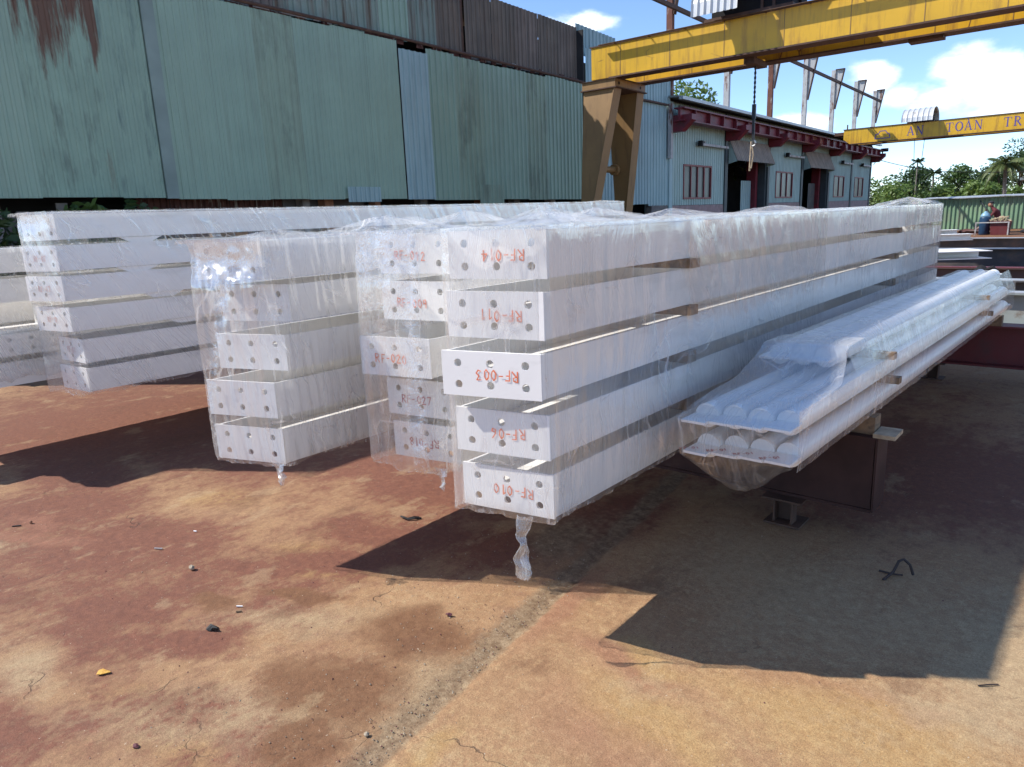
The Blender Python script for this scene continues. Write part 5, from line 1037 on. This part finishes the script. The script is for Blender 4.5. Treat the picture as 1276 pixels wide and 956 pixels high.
h = thing('far_shed', 'dark roofed shed behind the coconut palm at the right edge', 'house', (-7.4, 88, 0)); obj('wall', MB().box(-1, 3, 0, 3, 0, 3.2), M_gloom, h); obj('roof', MB().prism([(-1.6, 3.2), (3.4, 3.5), (3.4, 3.75), (-1.6, 3.45)], 'y', -.5, 3.5), M_roof, h)
P = [Vector((-12.2-.04*52, 51.5, 4.1)), Vector((-9.4, 60, 3.0)), Vector((-6.3, 70, 3.6))]
wp = [P[0], Vector((-14.15, 53, 4.45))]
pts = []
for a, b, sag in ((Vector((-13.2, 51.6, 4.0)), Vector((-13.6, 54, 4.45)), .0), (Vector((-13.6, 54, 4.45)), Vector((-9.6, 63, 3.55)), .25), (Vector((-9.6, 63, 3.55)), Vector((2, 66, 4.3)), .5)):
    for k in range(10): s = k/10; p = a.lerp(b, s); p.z -= sag*4*s*(1-s); pts.append(p)
tag(obj('overhead_cable', MB().tube(pts, .022, 5), M_cable), 'thin black cable drooping from the workshop corner over the trees', 'cable')

# ------------------------------------------------------------------ plants and rubble under the green wall
def bush(name, label, s, o, z, r, n, seed, m=M_leafd, size=.09):
    p = BF+BN*o+Vector((-math.sin(BR), math.cos(BR), 0))*s; q = random.Random(seed); t = thing(name, label, 'plant', (p.x, p.y, 0), 0, 'plants growing under the green hall'); mb = MB(); leaf_cloud(mb, (0, 0, z*.62), (r*.7, r, z*.42), n, size, q); obj('foliage', mb, m, t)
    st = MB()
    for k in range(7): a = q.uniform(0, 6.28); st.tube([(0, 0, 0), (r*.4*math.cos(a), r*.4*math.sin(a), z*.5), (r*.7*math.cos(a), r*.7*math.sin(a), z*.8)], [.02, .015, .006], 5)
    obj('stem', st, M_bark, t)
bush('weed_bush', 'dark weed bush under the left end of the green wall', 3.25, .35, 1.9, .35, 420, 31); bush('weed_bush', 'dark leafy bush at the base of the green wall behind the rear stack', 4.2, .4, 2.0, .55, 700, 32, M_leaf); bush('weed_bush', 'small climbing weed next to the rusty sheets', 4.95, .35, 2.02, .4, 500, 33)
def banana():
    p = BF+BN*.45+Vector((-math.sin(BR), math.cos(BR), 0))*5.05; t = thing('banana_plant', 'ragged banana leaf half dried yellow in front of the rusty sheets', 'plant', (p.x, p.y, 0)); q = random.Random(3)
    obj('stem', MB().tube([(0, 0, 0), (.02, .02, 1.5)], [.07, .05], 8), M_leaf, t)
    for k, (ay, l, m) in enumerate(((.55, .55, M_dryleaf), (-.6, .7, M_leafd), (.2, .6, M_leaf), (-.25, .6, M_leafd))):
        f = MB(); vs = []
        for i in range(9):
            s = i/8; c = Vector((.12*s*(k-1.5), ay*s*l*1.3, 1.5+.62*s-.42*s*s*(1.5 if k == 0 else 1.1))); w = .10*math.sin(math.pi*min(.97, s+.08))
            vs += [c+Vector((w, 0, -.03)), c+Vector((0, 0, 0)), c+Vector((-w, 0, -.03))]
        f.add(vs, [(3*i+j, 3*i+3+j, 3*i+4+j, 3*i+1+j) for i in range(8) for j in range(2)]); obj('leaf', f, m, t)
banana()
for i, (s, o, r) in enumerate(((2.6, .6, .5), (3.1, .8, .4), (4.0, .9, .35))):
    p = BF+BN*o+Vector((-math.sin(BR), math.cos(BR), 0))*s
    tag(obj('rubble_mound', MB().blob((0, 0, .2), (r, r*1.2, r*1.6), 60+i, 2, .25), M_gloom, None, (p.x, p.y, 0)), ('dark rubble mound at the far left under the boards', 'second dark rubble mound beside the first', 'small dark rubble mound before the weed bush')[i], 'rubble')

# ------------------------------------------------------------------ litter on the concrete
def lit(name, label, cat, mb, m, x, y, z=.003, rz=0, smooth=False):
    o = obj(name, mb, m, None, (x, y, z), smooth); o.rotation_euler = (0, 0, rz); o.scale = (1, 1, 1) if name == 'rebar_hook' else (.78, .78, .78); return tag(o, label, cat)
lit('rebar_hook', 'bent rusty rebar hook standing up in the shaded concrete', 'steel hook', MB().tube([(-.06, -.03, .0), (-.02, .0, .03), (.0, .02, .075), (.02, .03, .082), (.045, .03, .06), (.06, .03, .015)], .006, 8).tube([(-.07, .05, .004), (-.02, .025, .008), (.02, .02, .012)], .004, 6), M_wire, -.60, 3.2, 0, .3)
lit('stone', 'pale stone lying on the maroon concrete', 'stone', MB().blob((0, 0, .012), (.022, .015, .016), 1, 2, .2), M_rock, -3.28, 1.35)
lit('stone', 'little grey stone by the broken joint at the bottom', 'stone', MB().blob((0, 0, .006), (.012, .010, .009), 2, 2, .25), M_rock, -1.68, 1.15)
def crumpled(r, seed, h=.02):
    q = random.Random(seed); n = 9; vs = [(0, 0, h)]
    for i in range(n): a = 6.28*i/n; d = r*q.uniform(.5, 1.2); vs.append((d*math.cos(a)*1.5, d*math.sin(a), q.uniform(0, h*.8)))
    return MB().add(vs, [(0, i+1, (i+1) % n+1) for i in range(n)]).add([(a, b, max(0, c-.0025)) for a, b, c in vs], [(0, (i+1) % n+1, i+1) for i in range(n)])
lit('burnt_leaf', 'black curled leaf like scrap on the tan concrete', 'scrap', crumpled(.028, 4, .03), M_burnt, -2.68, 1.15, .003, .7)
lit('paint_flake', 'crumbly yellow flake on the lower left concrete', 'scrap', crumpled(.026, 6, .012), M_flake, -2.74, .75, .003, .5)
lit('paint_chip', 'dark red angular chip beside the brown patch', 'scrap', crumpled(.018, 8, .018), M_chip, -1.97, 1.81, .003, .4)
lit('wire_curl', 'black curled wire scrap left of the front stack', 'wire', MB().tube([(-.07, .03, .01), (-.04, .0, .016), (0, -.015, .008), (.04, -.01, .014), (.08, .015, .004), (.05, .0, .012)], .007, 6).tube([(-.02, -.01, .01), (.03, .0, .02), (.06, .03, .006)], .005, 6), M_burnt, -2.85, 2.37, .002, .6)
lit('brown_stone', 'flat brown stone near the bottom edge', 'stone', MB().blob((0, 0, .004), (.016, .011, .007), 9, 2, .2), M_chip, -2.23, .66)
lit('metal_strip', 'short grey metal strip on the maroon concrete', 'scrap', MB().box(-.03, .03, -.005, .005, 0, .005), M_tin, -3.65, 1.35, .004, .5)
lit('white_stick', 'tiny white stick lying above a brown one', 'scrap', MB().box(-.018, .018, -.003, .003, 0, .005), M_white, -2.76, 1.31, .004, .6)
lit('brown_stick', 'tiny brown stick lying below the white one', 'scrap', MB().box(-.015, .015, -.004, .004, 0, .008), M_wood, -2.72, 1.285, .004, .8)
lit('dark_stick', 'thin dark stick in the sunlit right corner', 'stick', MB().tube([(-.045, 0, .002), (0, .002, .0025), (.045, 0, .002)], .003, 5), M_wire, -.19, 2.6, .002, .75)
lit('cigarette_end', 'small white cigarette end near the ochre patch', 'litter', MB().tube([(-.012, 0, .005), (.012, 0, .005)], .004, 8), M_white, -3.7, 1.57, .002, .4)
lit('dark_stick', 'dark stick at the left edge of the maroon concrete', 'stick', MB().box(-.03, .03, -.004, .004, 0, .006), M_burnt, -4.64, .985, .004, .9)
lit('brown_stone', 'brown stone at the left edge beside a dark stick', 'stone', MB().blob((0, 0, .01), (.012, .01, .015), 14, 2, .2), M_brick, -4.62, 1.05)
def pebbles():
    q = random.Random(5); m = MB(); m2 = MB()
    for i in range(1800):
        x, y = q.uniform(-5.5, .3), q.uniform(.35, 4.2)
        if q.random() < .55: y = q.uniform(.4, 2.6); x = jx(y)-abs(q.gauss(0, .45))
        if q.random() < .25: y = q.uniform(.6, 2.2); x = jx(y)-abs(q.gauss(.05, .05))
        r = .0014+.0026*q.random()**3; a = q.uniform(0, 3)
        (m if q.random() < .6 else m2).add([(x+r*math.cos(a+k*1.57)*q.uniform(.7, 1.3), y+r*math.sin(a+k*1.57)*q.uniform(.7, 1.3), .001) for k in range(4)]+[(x, y, .001+r*q.uniform(.8, 1.3))], [(0, 1, 4), (1, 2, 4), (2, 3, 4), (3, 0, 4)])
    tag(obj('pale_grit', m, M_rock), 'loose pale grit scattered over the concrete', 'grit', kind='stuff'); tag(obj('dark_grit', m2, M_chip), 'loose dark crumbs scattered over the concrete', 'grit', kind='stuff')
pebbles()
